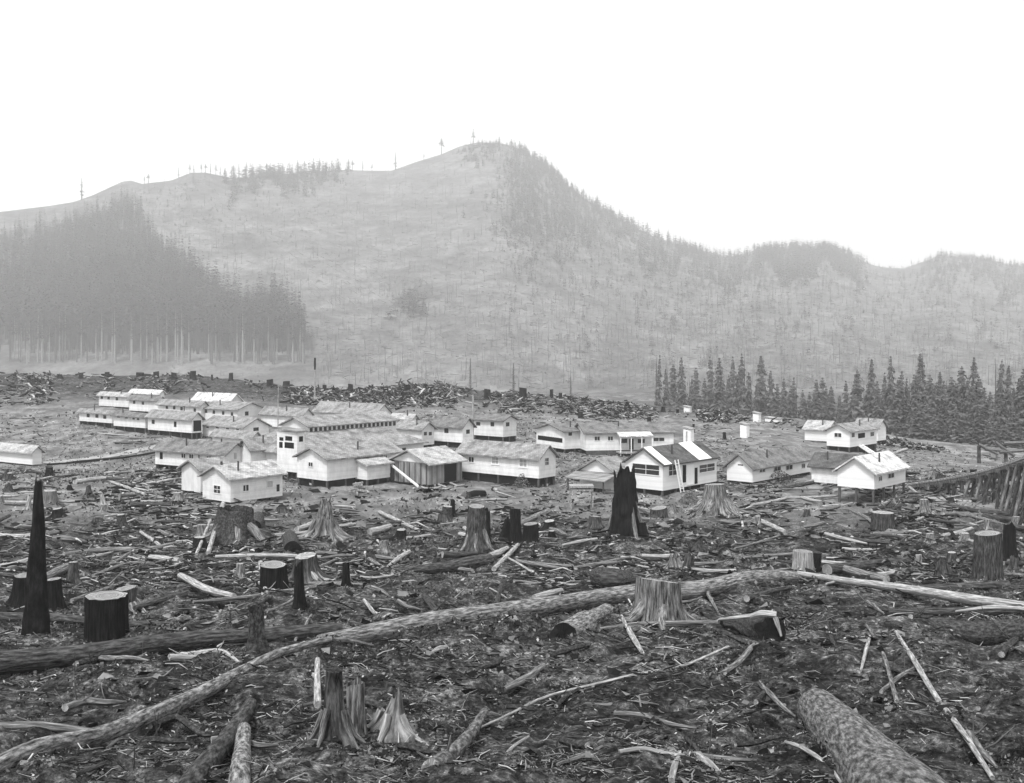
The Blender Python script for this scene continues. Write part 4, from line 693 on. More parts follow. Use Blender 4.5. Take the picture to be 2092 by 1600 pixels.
# loose logs and stumps between the foreground and the camp, each with the words that place it
def busy(u, v): return u > 300 and 880 < v < 1040 and (370 < u < 590 or 600 < u < 950 or 1270 < u < 1470)
cnt = 0; tries = 0; TONES = [('dark', 'bark', .34), ('grey', 'wood_mid', .68), ('pale', 'wood', 1.0)]
while cnt < 175 and tries < 3000:
    tries += 1
    v = 965 + 250 * RS.rand() ** 1.5; u = RS.uniform(-20, 2110)
    if v < 1000 and 300 < u < 1480 or busy(u, v) or (v < 1048 and 640 < u < 1240): continue
    s = 1 + (v - 960) / 260.; L = RS.uniform(22, 75) * s; d = RS.uniform(3.0, 8.5) * s * (.8 + .5 * (RS.rand() < .2)); an = RS.normal(0, .22) + (RS.choice([-.5, .5]) if RS.rand() < .25 else 0)
    k = RS.rand(); tn = next(t for t in TONES if k <= t[2]); du, dv = L / 2 * math.cos(an), L / 2 * math.sin(an) * .75
    lb = rel_label(f'{"short" if L < 55 * s else "long"} {"thick" if d > 6.5 * s else "thin"} {tn[0]} log', u, v)
    if not lb: continue
    wob = RS.uniform(-2, 2)
    log('log', 'log', lb, [(u - du, v - dv, d * RS.uniform(.7, 1.1)), (u, v + wob, d), (u + du, v + dv, d * RS.uniform(.5, 1.))], tn[1], 'wood', 8, .16, group='loose logs in the slash', ends=True, seed=cnt + 50, seg=7, lift=RS.uniform(.5, 1.3)); cnt += 1
cnt = 0; tries = 0
while cnt < 88 and tries < 4000:
    tries += 1
    if cnt < 62: v = RS.uniform(1190, 1610); u = RS.uniform(-20, 2110); g_ = 'loose limbs on the near slope'
    else: v = RS.uniform(1000, 1075); u = RS.uniform(1800, 2110); g_ = 'loose logs below the trestle'
    s = 1 + (v - 960) / 330.; L = RS.uniform(22, 70) * s; d = RS.uniform(2.6, 7.5) * s; an = RS.normal(0, .35) + (RS.choice([-.8, .8]) if RS.rand() < .4 else 0)
    if 1600 < u < 2000 and v > 1380: continue
    k = RS.rand(); tn = [('rotten', 'rot'), ('grey', 'wood_mid'), ('pale', 'wood')][0 if k < .45 else 1 if k < .8 else 2]; cr = RS.normal(0, .07) * L
    lb = rel_label(f'{"crooked" if abs(cr) > .1 * L else "straight"} {"stout" if d > 5 * s else "slim"} {tn[0]} limb', u, v)
    if not lb: continue
    du, dv = L / 2 * math.cos(an), L / 2 * math.sin(an) * .75
    log('limb', 'limb', lb, [(u - du, v - dv, d * .9), (u - du * .3, v - dv * .3 + cr * .5, d), (u + du * .4, v + dv * .4 - cr * .3, d * .8), (u + du, v + dv, d * .35)], tn[1], 'wood', 8, .2, group=g_, seed=cnt + 300, seg=9, lift=RS.uniform(.6, 1.6), stubs=int(RS.randint(0, 6)), stublen=4.); cnt += 1
cnt = 0; tries = 0
while cnt < 55 and tries < 2000:
    tries += 1
    v = 975 + 210 * RS.rand() ** 1.6; u = RS.uniform(0, 2090)
    if v < 1000 and 300 < u < 1480 or busy(u, v - 10) or (v < 1052 and 640 < u < 1250): continue
    s = 1 + (v - 960) / 200.; wd = RS.uniform(7, 18) * s; hg = RS.uniform(8, 20) * s; jg = RS.rand() < .45
    if any(abs(L[0] - u) < 45 and abs(L[1] - v) < 40 for L in LAND): continue
    dk = RS.rand() < .6
    lb = rel_label(f'{"broken" if jg else "cut"} {"dark" if dk else "grey"} {"broad" if wd > hg else "upright"} small stump', u, v, 'standing')
    if not lb: continue
    stump('stump', 'stump', lb, u, v, v - hg, wd * .8, wd * 1.2, ('char', 'bark', 'rot')[cnt % 3] if dk else 'bark_grey', 'wood' if not jg else 'rot', 5, .3 if jg else 0, 14, RS.uniform(-.1, .1), seed=cnt + 900, group='small stumps in the slash', lobe=.8); cnt += 1

def strip(name, pts, wd, mat, up):
    P = np.array([[float(q) for q in gp(u, v)] for u, v in pts]); D = np.r_[0, np.cumsum(np.linalg.norm(np.diff(P, axis=0), axis=1))]; k = np.linspace(0, D[-1], 60); P = np.stack([np.interp(k, D, P[:, i]) for i in range(3)], -1)
    T = np.gradient(P, axis=0); N = np.stack([-T[:, 1], T[:, 0]], -1); N /= np.linalg.norm(N, axis=1)[:, None]; off = np.linspace(-1, 1, 5)
    X = P[:, 0][:, None] + N[:, 0][:, None] * off * wd / 2; Y = P[:, 1][:, None] + N[:, 1][:, None] * off * wd / 2; tag(gridmesh(name, X, Y, H(X, Y) + up, mat), kind='structure')
strip('path', [(88, 946), (170, 938), (250, 928), (318, 914), (420, 900)], 2.6, mat_plain('trodden_earth', .3, .9, .4, .8), .09)
log('log', 'log', 'dark edging log along the path from the left-edge house', [(96, 950, 4), (180, 943, 4), (260, 934, 4), (316, 925, 4)], 'char', 'rot', 8, .1, lift=1.2)
for i, (u0_, v0_, u1_, v1_, tn) in enumerate([(200, 886, 262, 890, 'wood'), (225, 894, 300, 897, 'wood_mid'), (262, 902, 330, 899, 'wood'), (300, 893, 345, 893, 'wood_mid'), (235, 905, 290, 908, 'bark')]):
    log('log', 'log', ('pale', 'grey', 'long pale', 'short grey', 'dark')[i] + ' log lying below the front bunkhouse row', [(u0_, v0_, 4), (u1_, v1_, 3)], tn, 'wood', 8, .1, lift=1.0)
# firewood heap of separate billets, plank table, brush, poles
for k in range(26):
    a = RS.normal(0, 9); lb = 'pale split billet in the firewood heap before the wide white house'
    x, y, z = [float(q) for q in gp(737 + RS.normal(0, 13), 1003 + RS.normal(0, 3.2))]; L = RS.uniform(.35, .6); q = MB(); d = RS.randn(3) * [1, 1, .35]; d /= np.linalg.norm(d)
    hz_ = max(0, 1.1 - abs(x - float(gp(737, 1003)[0])) * .9) * RS.rand() + .12
    q.bar(d * -L, d * L, .22, .18); o = q.build('firewood', M['cut' if k % 3 else 'wood'], None, (x, y, float(H(x, y)) + hz_)); tag(o, lb, 'firewood', 'split firewood heap')
x, y, z = [float(q) for q in gp(1186, 1040)]; z = float(H(x, y)); k_ = y / F
t = empty('work_table', (x, y, z)); tag(t, 'rough timber work table with braced pale legs, left of the massive burnt snag', 'table')
q = MB(); q.box(-23 * k_, 26 * k_, -.8, .8, 41 * k_, 45 * k_); q.build('table_top', M['wood'], t)
for sx in (-20, 24):
    for sy in (-.6, .6): q = MB(); q.bar((sx * k_, sy, -.2), (sx * k_, sy, 41 * k_), .12, .12); q.build('leg', M['wood'], t)
q = MB(); q.bar((-20 * k_, -.68, 36 * k_), (24 * k_, -.68, 36 * k_), .1, .16); q.bar((-16 * k_, -.7, 32 * k_), (3 * k_, -.72, 8 * k_), .1, .12); q.bar((20 * k_, -.7, 34 * k_), (0 * k_, -.72, 6 * k_), .1, .12); q.build('brace', M['wood'], t)
for (u, vb, vt, lb) in [(643, 822, 732, 'tall pale pole with a dark tip behind the clerestory hall'), (568, 880, 788, 'thin pole standing by the porch tower'), (966, 897, 806, 'pale pole between the two houses with grey roofs')]:
    x, y, z = [float(q) for q in gp(u, vb)]; h = (vb - vt) * y / F; V, Q, uv, VV = tube([(0, 0, -.5), (0, 0, h * .35), (0, 0, h * .7), (.05, 0, h)], [.22 if u != 568 else .1, .2 if u != 568 else .09, .17 if u != 568 else .07, .14 if u != 568 else .05], 10, .03, int(u))
    o = link('pole', arr_mesh('pole', V, Q, M['wood'], uv=uv), None, (x, y, z)); tag(o, lb, 'pole')
    if u == 643:
        V, Q, uv, _ = tube([(.03, 0, h * .74), (.04, 0, h * .87), (.05, 0, h + .1)], [.19, .26, .2], 8, .05, 3); link('dark_tip', arr_mesh('dark_tip', V, Q, M['char'], uv=uv), o)
# plank laid diagonally on the unpainted shed
hd = h7; q = MB(); q.bar((-.4, hd['LL'] * .95, hd['h'] * .85), (-1.2, .5, -.1), .08, .28); o = q.build('plank', M['trim']); o.location = hd['root'].location; o.rotation_euler = hd['root'].rotation_euler; tag(o, 'white plank leaning diagonally across the front of the unpainted shed', 'plank')

# ------------------------------------------------------------------ trestle at the right
tp = [(1800, 996, .15), (1860, 990, .3), (1951, 978, 1.7), (2022, 965, 3.0), (2095, 944, 4.8), (2180, 915, 7.0)]
TPs = []
for u, v, hh in tp:
    lo, hi = 60., 200.
    for _ in range(50):
        mI = (lo + hi) / 2
        if (V0 - v) / F * mI > float(Hs((u - U0) / F * mI, mI)) + hh: lo = mI
        else: hi = mI
    TPs.append(((u - U0) / F * lo, lo, (V0 - v) / F * lo))
TPs = np.array(TPs); D = np.r_[0, np.cumsum(np.linalg.norm(np.diff(TPs, axis=0), axis=1))]; kk = np.arange(0, D[-1], .6); TC = np.stack([np.interp(kk, D, TPs[:, i]) for i in range(3)], -1)
for _ in range(6): TC[1:-1] = TC[1:-1] * .5 + (TC[:-2] + TC[2:]) * .25
tr = empty('trestle', TC[0]); tag(tr, 'curved timber logging trestle with raking posts rising at the right edge', 'trestle'); TL = TC - TC[0]; LAND.append((1960, 990, 'the trestle'))
TT_ = np.gradient(TL, axis=0); TT_[:, 2] = 0; TT_ /= np.linalg.norm(TT_, axis=1)[:, None]; NN = np.stack([-TT_[:, 1], TT_[:, 0], 0 * TT_[:, 0]], -1)
q = MB()
for i in range(len(TL) - 1): q.bar(TL[i] - NN[i] * (1.3 + .2 * RS.rand()), TL[i] + NN[i] * (1.3 + .2 * RS.rand()), .26, .16)
q.build('deck', M['wood'], tr)
for s in (-.75, .75):
    q = MB()
    for i in range(0, len(TL) - 2, 2): q.bar(TL[i] + NN[i] * s + [0, 0, .15], TL[i + 2] + NN[i + 2] * s + [0, 0, .15], .09, .12)
    q.build('rail', M['iron'], tr)
    q = MB()
    for i in range(0, len(TL) - 3, 3): q.bar(TL[i] + NN[i] * s * 1.3 - [0, 0, .25], TL[min(i + 3, len(TL) - 1)] + NN[min(i + 3, len(TL) - 1)] * s * 1.3 - [0, 0, .25], .3, .34)
    q.build('stringer', M['wood_mid'], tr)
for i in range(2, len(TL) - 1, 4):
    for s, rk in ((-1.1, .22), (-.35, .06), (.35, -.06), (1.1, -.22)):
        p = TL[i] + NN[i] * s - [0, 0, .4]; g_ = float(H(*(p + TC[0])[:2])) - TC[0][2]
        if p[2] - g_ < .3: continue
        p = p + TT_[i] * RS.normal(0, .18)
        if RS.rand() < .12: continue
        f_ = p + NN[i] * (-rk * -1 if False else (s / abs(s)) * abs(rk) * (p[2] - g_)) * np.array([1, 1, 0]); f_[2] = g_ - .4; f_[:2] += RS.normal(0, .22, 2)
        V, Q, uv, _ = tube([f_, (f_ + p) / 2, p], [.17, .16, .15], 8, .06, i); link('post', arr_mesh('post', V, Q, M[('bark_grey', 'wood_mid', 'bark')[RS.randint(3)]], uv=uv), tr)
    q = MB(); q.bar(TL[i] - NN[i] * 1.5 - [0, 0, .5], TL[i] + NN[i] * 1.5 - [0, 0, .5], .28, .28); q.build('cap_beam', M['wood_mid'], tr)
    p = TL[i]; g_ = float(H(*(p + TC[0])[:2])) - TC[0][2]
    if p[2] - g_ > 2: q = MB(); q.bar(TL[i] - NN[i] * 1.6 - TT_[i] * .25 + [0, 0, g_ - p[2] + .6], TL[i] + NN[i] * 1.4 - TT_[i] * .25 - [0, 0, .8], .08, .2); q.build('cross_brace', M['wood_mid'], tr)
# loading frame with sloping logs behind the trestle
x, y, z = [float(q) for q in gp(2010, 948)]; z = float(H(x, y)); k_ = y / F
lf = empty('loading_frame', (x, y, z)); tag(lf, 'timber loading frame with sloping logs behind the trestle', 'frame')
for a, b in (((-10, 0), (-10, 45)), ((45, 0), (42, 40)), ((90, 0), (90, 46))):
    V, Q, uv, _ = tube([(a[0] * k_, 0, -.4), (a[0] * k_, 0, 1), (b[0] * k_, 0, b[1] * k_)], [.3, .28, .25], 8, .08, 4); link('post', arr_mesh('post', V, Q, M['bark'], uv=uv), lf)
for a, b in (((-14, 40), (26, 20)), ((20, 44), (60, 16)), ((38, 42), (100, 44)), ((0, 30), (50, 26)), ((30, 24), (110, 30))):
    V, Q, uv, _ = tube([(a[0] * k_, -.4, a[1] * k_), ((a[0] + b[0]) / 2 * k_, -.4, (a[1] + b[1]) / 2 * k_), (b[0] * k_, -.4, b[1] * k_)], [.26, .25, .22], 8, .08, a[0] + 30); link('log_beam', arr_mesh('log_beam', V, Q, M['wood_mid'], uv=uv), lf)

# ------------------------------------------------------------------ conifers beyond the bench
def conifer_mesh(seed, h=22., wd=2.6, bare=.12, layers=30, far=False):
    rs = np.random.RandomState(seed); V = []; Q = []; kc = h / 22.
    def quad(a, b, c, d): n = len(V); V.extend([a, b, c, d]); Q.append((n, n + 1, n + 2, n + 3))
    for i in range(layers):
        f = (i + rs.rand() * .8) / layers; z = h * (bare + (1 - bare) * f); Lb = wd * (1 - f) ** .62 * rs.uniform(.5, 1.1) + .15 * kc
        if rs.rand() < .06: Lb *= .4
        nb = 8 if not far else 5; a0 = rs.rand() * 6
        for k in range(nb):
            a = a0 + k * 2 * np.pi / nb + rs.normal(0, .25); L = Lb * rs.uniform(.6, 1.15); dr = np.array([math.cos(a), math.sin(a), 0]); sd_ = np.array([-dr[1], dr[0], 0])
            droop = L * rs.uniform(.15, .55); wl = L * rs.uniform(.22, .4) + .12 * kc; b0 = np.array([0, 0, z])
            p1 = b0 + dr * L * .55 - [0, 0, droop * .35]; p2 = b0 + dr * L - [0, 0, droop]
            quad(b0 + [0, 0, .15 * kc], p1 + sd_ * wl * .8, p2, p1 - sd_ * wl * .8)
            if not far:
                for t_ in (.35, .65, .9):
                    c = b0 + dr * L * t_ - [0, 0, droop * t_]; hang = rs.uniform(.3, .8) * (.5 + L * .25)
                    quad(c + sd_ * wl * .5 * rs.uniform(.4, 1.3), c - [0, 0, hang], c - sd_ * wl * .5 * rs.uniform(.4, 1.3), c + [0, 0, .1])
    return np.array(V), np.array(Q)
CM = []
for i in range(7):
    V, Q = conifer_mesh(100 + i, 22, 2.9 + .45 * (i % 4), .03 + .03 * (i % 3), 46); CM.append(arr_mesh('crown', V, Q, M['needle']))
tv, tq, tu, _ = tube([(0, 0, -1), (0, 0, 6), (0, 0, 14), (0, 0, 21.8)], [.34, .28, .17, .03], 7, .05, 5); TM = arr_mesh('trunk', tv, tq, M['trunk'], uv=tu)
TG = 'conifers behind the clearing'
CT = [(1341, 723, .5), (1364, 752, .8), (1378, 742, 1), (1393, 729, .8), (1409, 767, 1), (1425, 750, 1), (1440, 772, 1), (1455, 727, .9), (1471, 730, .9), (1485, 764, 1), (1498, 727, 1), (1510, 745, 1), (1521, 721, 1.1), (1534, 758, 1), (1545, 780, 1), (1559, 724, 1), (1576, 756, .8), (1588, 782, .9), (1600, 773, 1), (1612, 786, 1), (1627, 769, .9), (1640, 796, 1), (1655, 800, 1), (1670, 775, 1.2), (1681, 770, 1.1), (1695, 796, 1.1), (1712, 806, 1), (1730, 777, 1), (1742, 792, 1), (1750, 754, .9), (1765, 776, 1), (1779, 731, 1), (1792, 778, 1), (1806, 760, .8), (1822, 726, .9), (1834, 770, 1), (1843, 756, 1.1), (1858, 772, 1), (1870, 764, 1), (1885, 719, 1.15), (1900, 765, 1), (1910, 778, 1), (1921, 757, 1.1), (1934, 776, 1), (1944, 769, 1), (1956, 780, 1), (1965, 746, .9), (1977, 770, 1), (1988, 727, 1), (2000, 768, 1.1), (2012, 790, 1), (2022, 798, 1), (2034, 731, .8), (2046, 770, 1), (2057, 744, 1), (2070, 790, 1), (2082, 772, 1), (2092, 752, 1.2)]
order = sorted(range(len(CT)), key=lambda i: CT[i][0])
CM2 = []
for q in CM:
    q = q.copy(); q.materials[0] = M['needle_pale']; CM2.append(q)
def tree_at(u, vt, y, ws, lb, zb=None, pale=False):
    x = (u - U0) / F * y; zb = float(Hs(x, y)) if zb is None else zb; zt = (V0 - vt) / F * y; s = (zt - zb) / 22.
    ws = ws * RS.uniform(.75, 1.35); t = empty('conifer', (x, y, zb), RS.rand() * 6); tag(t, lb, 'conifer', TG)
    o = link('crown', (CM2 if pale else CM)[RS.randint(7)], t); o.scale = (ws * (.55 + .45 * s), ws * (.55 + .45 * s), s); o.rotation_euler = (RS.normal(0, .02), RS.normal(0, .02), RS.rand() * 6); o = link('trunk', TM, t); o.scale = (1, 1, s)
for n_, i in enumerate(order):
    u, vt, ws = CT[i]; nb = [CT[j][1] for j in order[max(0, n_ - 2):n_ + 3]]
    k = 'tall spire-topped' if vt <= min(nb) else ('short bushy' if vt >= max(nb) else 'middle-height dark')
    L = sorted([L for L in LAND if L[1] < 1000], key=lambda L: abs(L[0] - u))[0]
    lb = f'{k} conifer {"standing behind" if abs(L[0]-u) < 25 else ("behind and left of" if u < L[0] else "behind and right of")} {L[2]}'
    if lb in USED: lb = f'{k} conifer, number {n_ + 1} along the tree line counted from its left end'
    USED.add(lb)
    tree_at(u, vt, np.interp(u, [1340, 1650, 1850, 2092], [400, 365, 300, 270]) * RS.uniform(.96, 1.05), ws, lb)
for k in range(44):          # lower trees that close the wall behind and between
    u = 1362 + (2100 - 1362) * (k + RS.rand() * .8) / 44.; vt = RS.uniform(785, 828)
    tree_at(u, vt, np.interp(u, [1340, 1650, 1850, 2092], [425, 390, 330, 300]) * RS.uniform(.98, 1.1), 1.15, 'low young conifer filling the gaps between the taller trees of the tree line')
for k in range(26):          # second growth in front at the right
    u = 1830 + 270 * (k + RS.rand()) / 26.; tree_at(u, RS.uniform(812, 885), np.interp(u, [1800, 2092], [285, 232]) * RS.uniform(.97, 1.05), 1.2, 'leafy young conifer at the front of the tree line, right of the gabled house', pale=k % 4 > 0)
# broken-topped hazy snags beyond the ridge
for (u, vt, vb, wd, lb) in [(1049, 742, 815, 8, 'lone hazy broken-topped trunk beyond the ridge, above the house by the thin pole'), (961, 732, 812, 7, 'faint thin dead trunk beyond the ridge near the pale pole'), (1166, 770, 825, 8, 'small hazy tree beyond the ridge left of the tree line'), (1341, 740, 840, 5, 'bare trunk at the left end of the tree line')]:
    y = 560.; x = (u - U0) / F * y; zb = float(Hs(x, y)); h = (V0 - vt) / F * y - zb; rr = wd / 2 / F * y
    V, Q, uv, _ = tube([(0, 0, -1), (0, 0, h * .4), (0, 0, h * .8), (0, 0, h)], [rr * .6, rr * .5, rr * .4, rr * .15], 8, .1, int(u)); o = empty('dead_tree', (x, y, zb)); tag(o, lb, 'dead tree'); link('trunk', arr_mesh('trunk', V, Q, M['trunk'], uv=uv), o)
    V, Q = conifer_mesh(int(u), h, rr * 1.9, .3, 60, True); link('crown', arr_mesh('crown', V, Q, M['needle']), o)

# ------------------------------------------------------------------ far forest and skyline trees on the hills
FV = [conifer_mesh(300 + i, 1., .085 + .02 * (i % 3), .25 + .1 * (i % 2), 15, True) for i in range(6)]; FB = [conifer_mesh(340 + i, 1., .085 + .02 * (i % 3), .55 + .06 * (i % 2), 10, True) for i in range(6)]; FS = [conifer_mesh(320 + i, 1., .27 + .06 * (i % 3), .02, 9, True) for i in range(6)]
def forest(name, label, pts, mat, trunk=True, FV=FV):
    """pts: (x, y, z, height, width factor)"""
    VV = []; QQ = []; MI = []; off = 0
    for i, pq in enumerate(pts):
        x, y, z, h, wf = pq[:5]
        V, Q = FV[i % 6] if len(pts[i]) < 6 else FB[i % 6]; nm_ = len(mat) - 1; a = RS.rand() * 6; ca, sa = math.cos(a) * wf, math.sin(a) * wf
        W = np.stack([(V[:, 0] * ca - V[:, 1] * sa) * h, (V[:, 0] * sa + V[:, 1] * ca) * h, V[:, 2] * h], -1) + [x, y, z - .5]
        VV.append(W); QQ.append(Q + off); MI.append(np.full(len(Q), RS.randint(nm_))); off += len(W)
        if trunk:
            r = .011 * h; W = np.array([(-r, 0, 0), (r, 0, 0), (r * .6, 0, h * .6), (-r * .6, 0, h * .6), (0, -r, 0), (0, r, 0), (0, r * .6, h * .6), (0, -r * .6, h * .6)]) + [x, y, z - .5]
            VV.append(W); QQ.append(np.array([(0, 1, 2, 3), (4, 5, 6, 7)]) + off); MI.append(np.array([nm_, nm_])); off += 8
    if not VV: return
    o = link(name, arr_mesh(name, np.vstack(VV), np.vstack(QQ), mat, mi=np.concatenate(MI))); tag(o, label, kind='stuff'); return o
bU = [-200, 0, 60, 150, 250, 285, 300, 340, 380, 420, 450, 480, 560, 590, 610, 630, 650]; bV = [520, 496, 486, 470, 430, 440, 485, 525, 555, 605, 640, 645, 645, 665, 690, 720, 745]
pts = []
while len(pts) < 4600:
    u = RS.uniform(-160, 660); v = RS.uniform(420, 724)
    if v < np.interp(u, bU, bV) + RS.normal(0, 6): continue
    if u < 70 and RS.rand() < .5: continue
    x, y, z = hp(u, v); k = RS.rand()
    pts.append((x, y, z, (RS.uniform(26, 62) if v > 560 else RS.uniform(20, 46)), RS.uniform(.8, 1.4)) + ((1,) if v > 690 else ()))
forest('forest', 'dense hazy conifer forest covering the left flank of the hills', pts, [M['needle_far'], M['needle_far'], M['needle_mid'], M['trunk']])
# front trees with pale bare trunks: each a tree
ftc = []
for i in range(4):
    V, Q = conifer_mesh(500 + i, 36., 3.0, .5 + .05 * i, 20, True); ftc.append(arr_mesh('crown', V, Q, M['needle_far']))
tv, tq, tu, _ = tube([(0, 0, -1), (0, 0, 14), (0, 0, 26), (0, 0, 35)], [.62, .5, .3, .05], 7, .03, 5); ftt = arr_mesh('trunk', tv, tq, M['trunk_pale'], uv=tu); ftd = arr_mesh('trunk', tv, tq, M['trunk'], uv=tu)
for k in range(96):
    u = 25 + 605 * RS.rand(); x, y, z = hp(u, 738 + RS.uniform(-8, 3)); t = empty('bare_trunk_tree', (x, y - 8, z), RS.rand() * 6)
    pale = k % 2 == 0; tag(t, 'tall forest-edge conifer with a pale bare trunk' if pale else 'tall forest-edge conifer with a dim grey trunk', 'conifer', 'front trees of the left forest')
    s = RS.uniform(1.1, 1.6); o = link('crown', ftc[k % 4], t); o.scale = (s, s, s); o = link('trunk', ftt if pale else ftd, t); o.scale = (s * (1.0 if pale else .7), s, s)
# stands on the hills
pts = []
def stand(n, fu, hlo, hhi, wf=1.2):
    k = 0; guard = 0
    while k < n and guard < n * 40:
        guard += 1; r = fu()
        if r is None: continue
        x, y, z = hp(*r); pts.append((x, y, z, RS.uniform(hlo, hhi) * 1.45, wf * RS.uniform(.6, 1.1))); k += 1
def box(u0, u1, v0, v1): return lambda: (RS.uniform(u0, u1), RS.uniform(v0, v1))
def below(u0, u1, d0, d1):
    def f():
        u = RS.uniform(u0, u1) + RS.normal(0, 14); q = RS.rand() ** 1.7 * (1.1 + .5 * math.sin(u / 23.) + .3 * math.sin(u / 9.))
        return (u, np.interp(u, SK[:, 0], SK[:, 1]) + max(d0 + (d1 - d0) * q, .5))
    return f
stand(450, lambda: (RS.normal(1085, 42), RS.normal(420, 42)), 6, 14, 1.1); stand(420, lambda: (RS.normal(1130, 50), RS.normal(455, 45)), 6, 13, 1.1); stand(300, below(960, 1110, 2, 60), 5, 11, 1.); stand(60, below(940, 1010, 10, 60), 6, 11, 1.6); stand(45, lambda: (RS.normal(840, 18), RS.normal(622, 16)), 8, 14, 1.6)
stand(1500, below(1045, 1530, 0, 55), 8, 18, 1.1); stand(1100, below(1030, 1580, 30, 230), 4, 12, 1.1); stand(800, below(1548, 1756, 0, 50), 14, 20, 1.2); stand(900, below(1540, 2140, 15, 200), 4, 12, 1.1); stand(600, below(1893, 2130, 0, 50), 9, 14, 1.2)
stand(330, below(472, 692, 1, 35), 12, 21, 1.0); stand(300, below(280, 700, 20, 120), 2, 6, 1.2); stand(20, lambda: (RS.normal(1158, 8), RS.normal(455, 8)), 8, 13, 1.8)
forest('stands', 'hazy stands of conifers left on the hills', pts, [M['needle_far'], M['needle_mid'], M['trunk']], FV=FS)
pts = []; stand(4200, box(330, 2140, 400, 798), 1., 4, 1.3); stand(1800, box(1000, 2140, 470, 798), 2, 7, .9)
forest('brush', 'low brush and saplings scattered over the cut hillside', pts, [M['needle_hill'], M['trunk']], False, FV=FS)
VV = []; QQ = []; MI = []; off = 0
for k in range(8500):
    u = RS.uniform(280, 2140); v = RS.uniform(np.interp(u, SK[:, 0], SK[:, 1]) + 6, 798)
    if v > np.interp(u, bU, bV) - 25 and u < 650: continue
    x, y, z = hp(u, v); p = np.array([x, y, z])
    if k % 5 < 2: a = p - [0, 0, 1]; b = p + [RS.normal(0, .6), 0, RS.uniform(5, 22)]; r = RS.uniform(.18, .4)
    else:
        an = RS.normal(0, .5); L = RS.uniform(5, 16)
        if 330 < u < 800 and v < 650 and RS.rand() < .7: an = math.atan2((475 - v) * 2, 535 - u); L *= 1.3
        x2, y2, z2 = hp(u + 1400 * L / y * math.cos(an), v + 700 * L / y * math.sin(an)); a = p + [0, 0, .5]; b = np.array([x2, y2, z2 + .6]); r = RS.uniform(.15, .45)
        if np.linalg.norm(b - a) > 60: continue
    d = b - a; sx = np.array([1., 0, 0]) if k % 5 < 2 else np.array([0, 0, 1.])
    VV.append(np.array([a - sx * r, a + sx * r, b + sx * r * .5, b - sx * r * .5, a - [0, r, 0], a + [0, r, 0], b + [0, r * .5, 0], b - [0, r * .5, 0]])); QQ.append(np.array([(0, 1, 2, 3), (4, 5, 6, 7)]) + off); off += 8; mi_ = 0 if RS.rand() < .25 else (1 if RS.rand() < .55 else 2); MI += [mi_, mi_]
o = link('hillside_slash', arr_mesh('hillside_slash', np.vstack(VV), np.vstack(QQ), [M['needle_hill'], M['stick_mid'], M['trunk_pale']], mi=MI)); tag(o, 'dead snags and felled logs scattered over the cut hillside', kind='stuff')
# lone trees that stand out against the sky: each a tree
SKT = [(167, 362, 20), (295, 358, 12), (303, 354, 14), (365, 340, 20), (388, 333, 22), (396, 333, 22), (411, 332, 26), (420, 334, 22), (430, 332, 26), (441, 334, 26), (450, 337, 24), (459, 342, 22), (477, 336, 30), (488, 332, 32), (503, 330, 30), (517, 332, 28), (531, 333, 26), (545, 332, 26), (560, 334, 25), (578, 332, 26), (592, 328, 26), (608, 325, 28), (622, 327, 26), (640, 320, 32), (653, 322, 30), (668, 325, 27), (712, 323, 25), (720, 326, 20), (741, 326, 22), (760, 332, 15), (808, 310, 18), (866, 312, 14), (902, 281, 30), (948, 292, 8), (967, 262, 30), (995, 284, 8), (1052, 291, 12), (1064, 294, 14), (1080, 303, 16), (1142, 345, 18), (1157, 362, 24), (1170, 374, 22), (1192, 384, 26), (1205, 395, 24), (1220, 396, 28), (1238, 416, 22), (1266, 426, 26), (1290, 442, 20), (1305, 448, 22), (1322, 452, 26), (1345, 464, 22), (1365, 468, 26), (1390, 482, 20), (1410, 488, 20), (1430, 496, 20), (1462, 508, 18), (1478, 512, 14), (1541, 495, 20), (1772, 528, 14), (1862, 530, 14), (1955, 512, 14), (1986, 516, 14), (2030, 520, 16)]
LM = [conifer_mesh(700 + i, 1., .19 + .05 * (i % 3), (.25, .5, .6)[i % 3], 9, True) for i in range(5)]; LMM = [arr_mesh('crown', V, Q, M['needle_far']) for V, Q in LM]
tv, tq, tu, _ = tube([(0, 0, -.3), (0, 0, .4), (0, 0, .98)], [.03, .024, .008], 6, 0, 1); LT = arr_mesh('trunk', tv, tq, M['trunk'], uv=tu)
for i, (u, vt, hp_) in enumerate(SKT):
    Rr = float(ridgeR(u)); x, y, z = [float(q) for q in hillZ(np.array(float(u)), np.array(.995))]; zt = (V0 - vt) / F * y; h = max(zt - z, 5.)
    where = ('rising leftmost slope' if u < 350 else 'wooded left hilltop' if u < 700 else 'saddle left of the summit' if u < 940 else 'summit of the hill' if u < 1110 else 'steep slope right of the summit' if u < 1500 else 'rounded right-hand hills')
    t = empty('skyline_tree', (x, y, z - .5), RS.rand() * 6); tag(t, f'small lone tree against the sky on the {where}', 'tree', f'skyline trees on the {where}')
    k = i % 5; o = link('crown', LMM[k], t); o.scale = (h, h, h); o = link('trunk', LT, t); o.scale = (h, h, h)

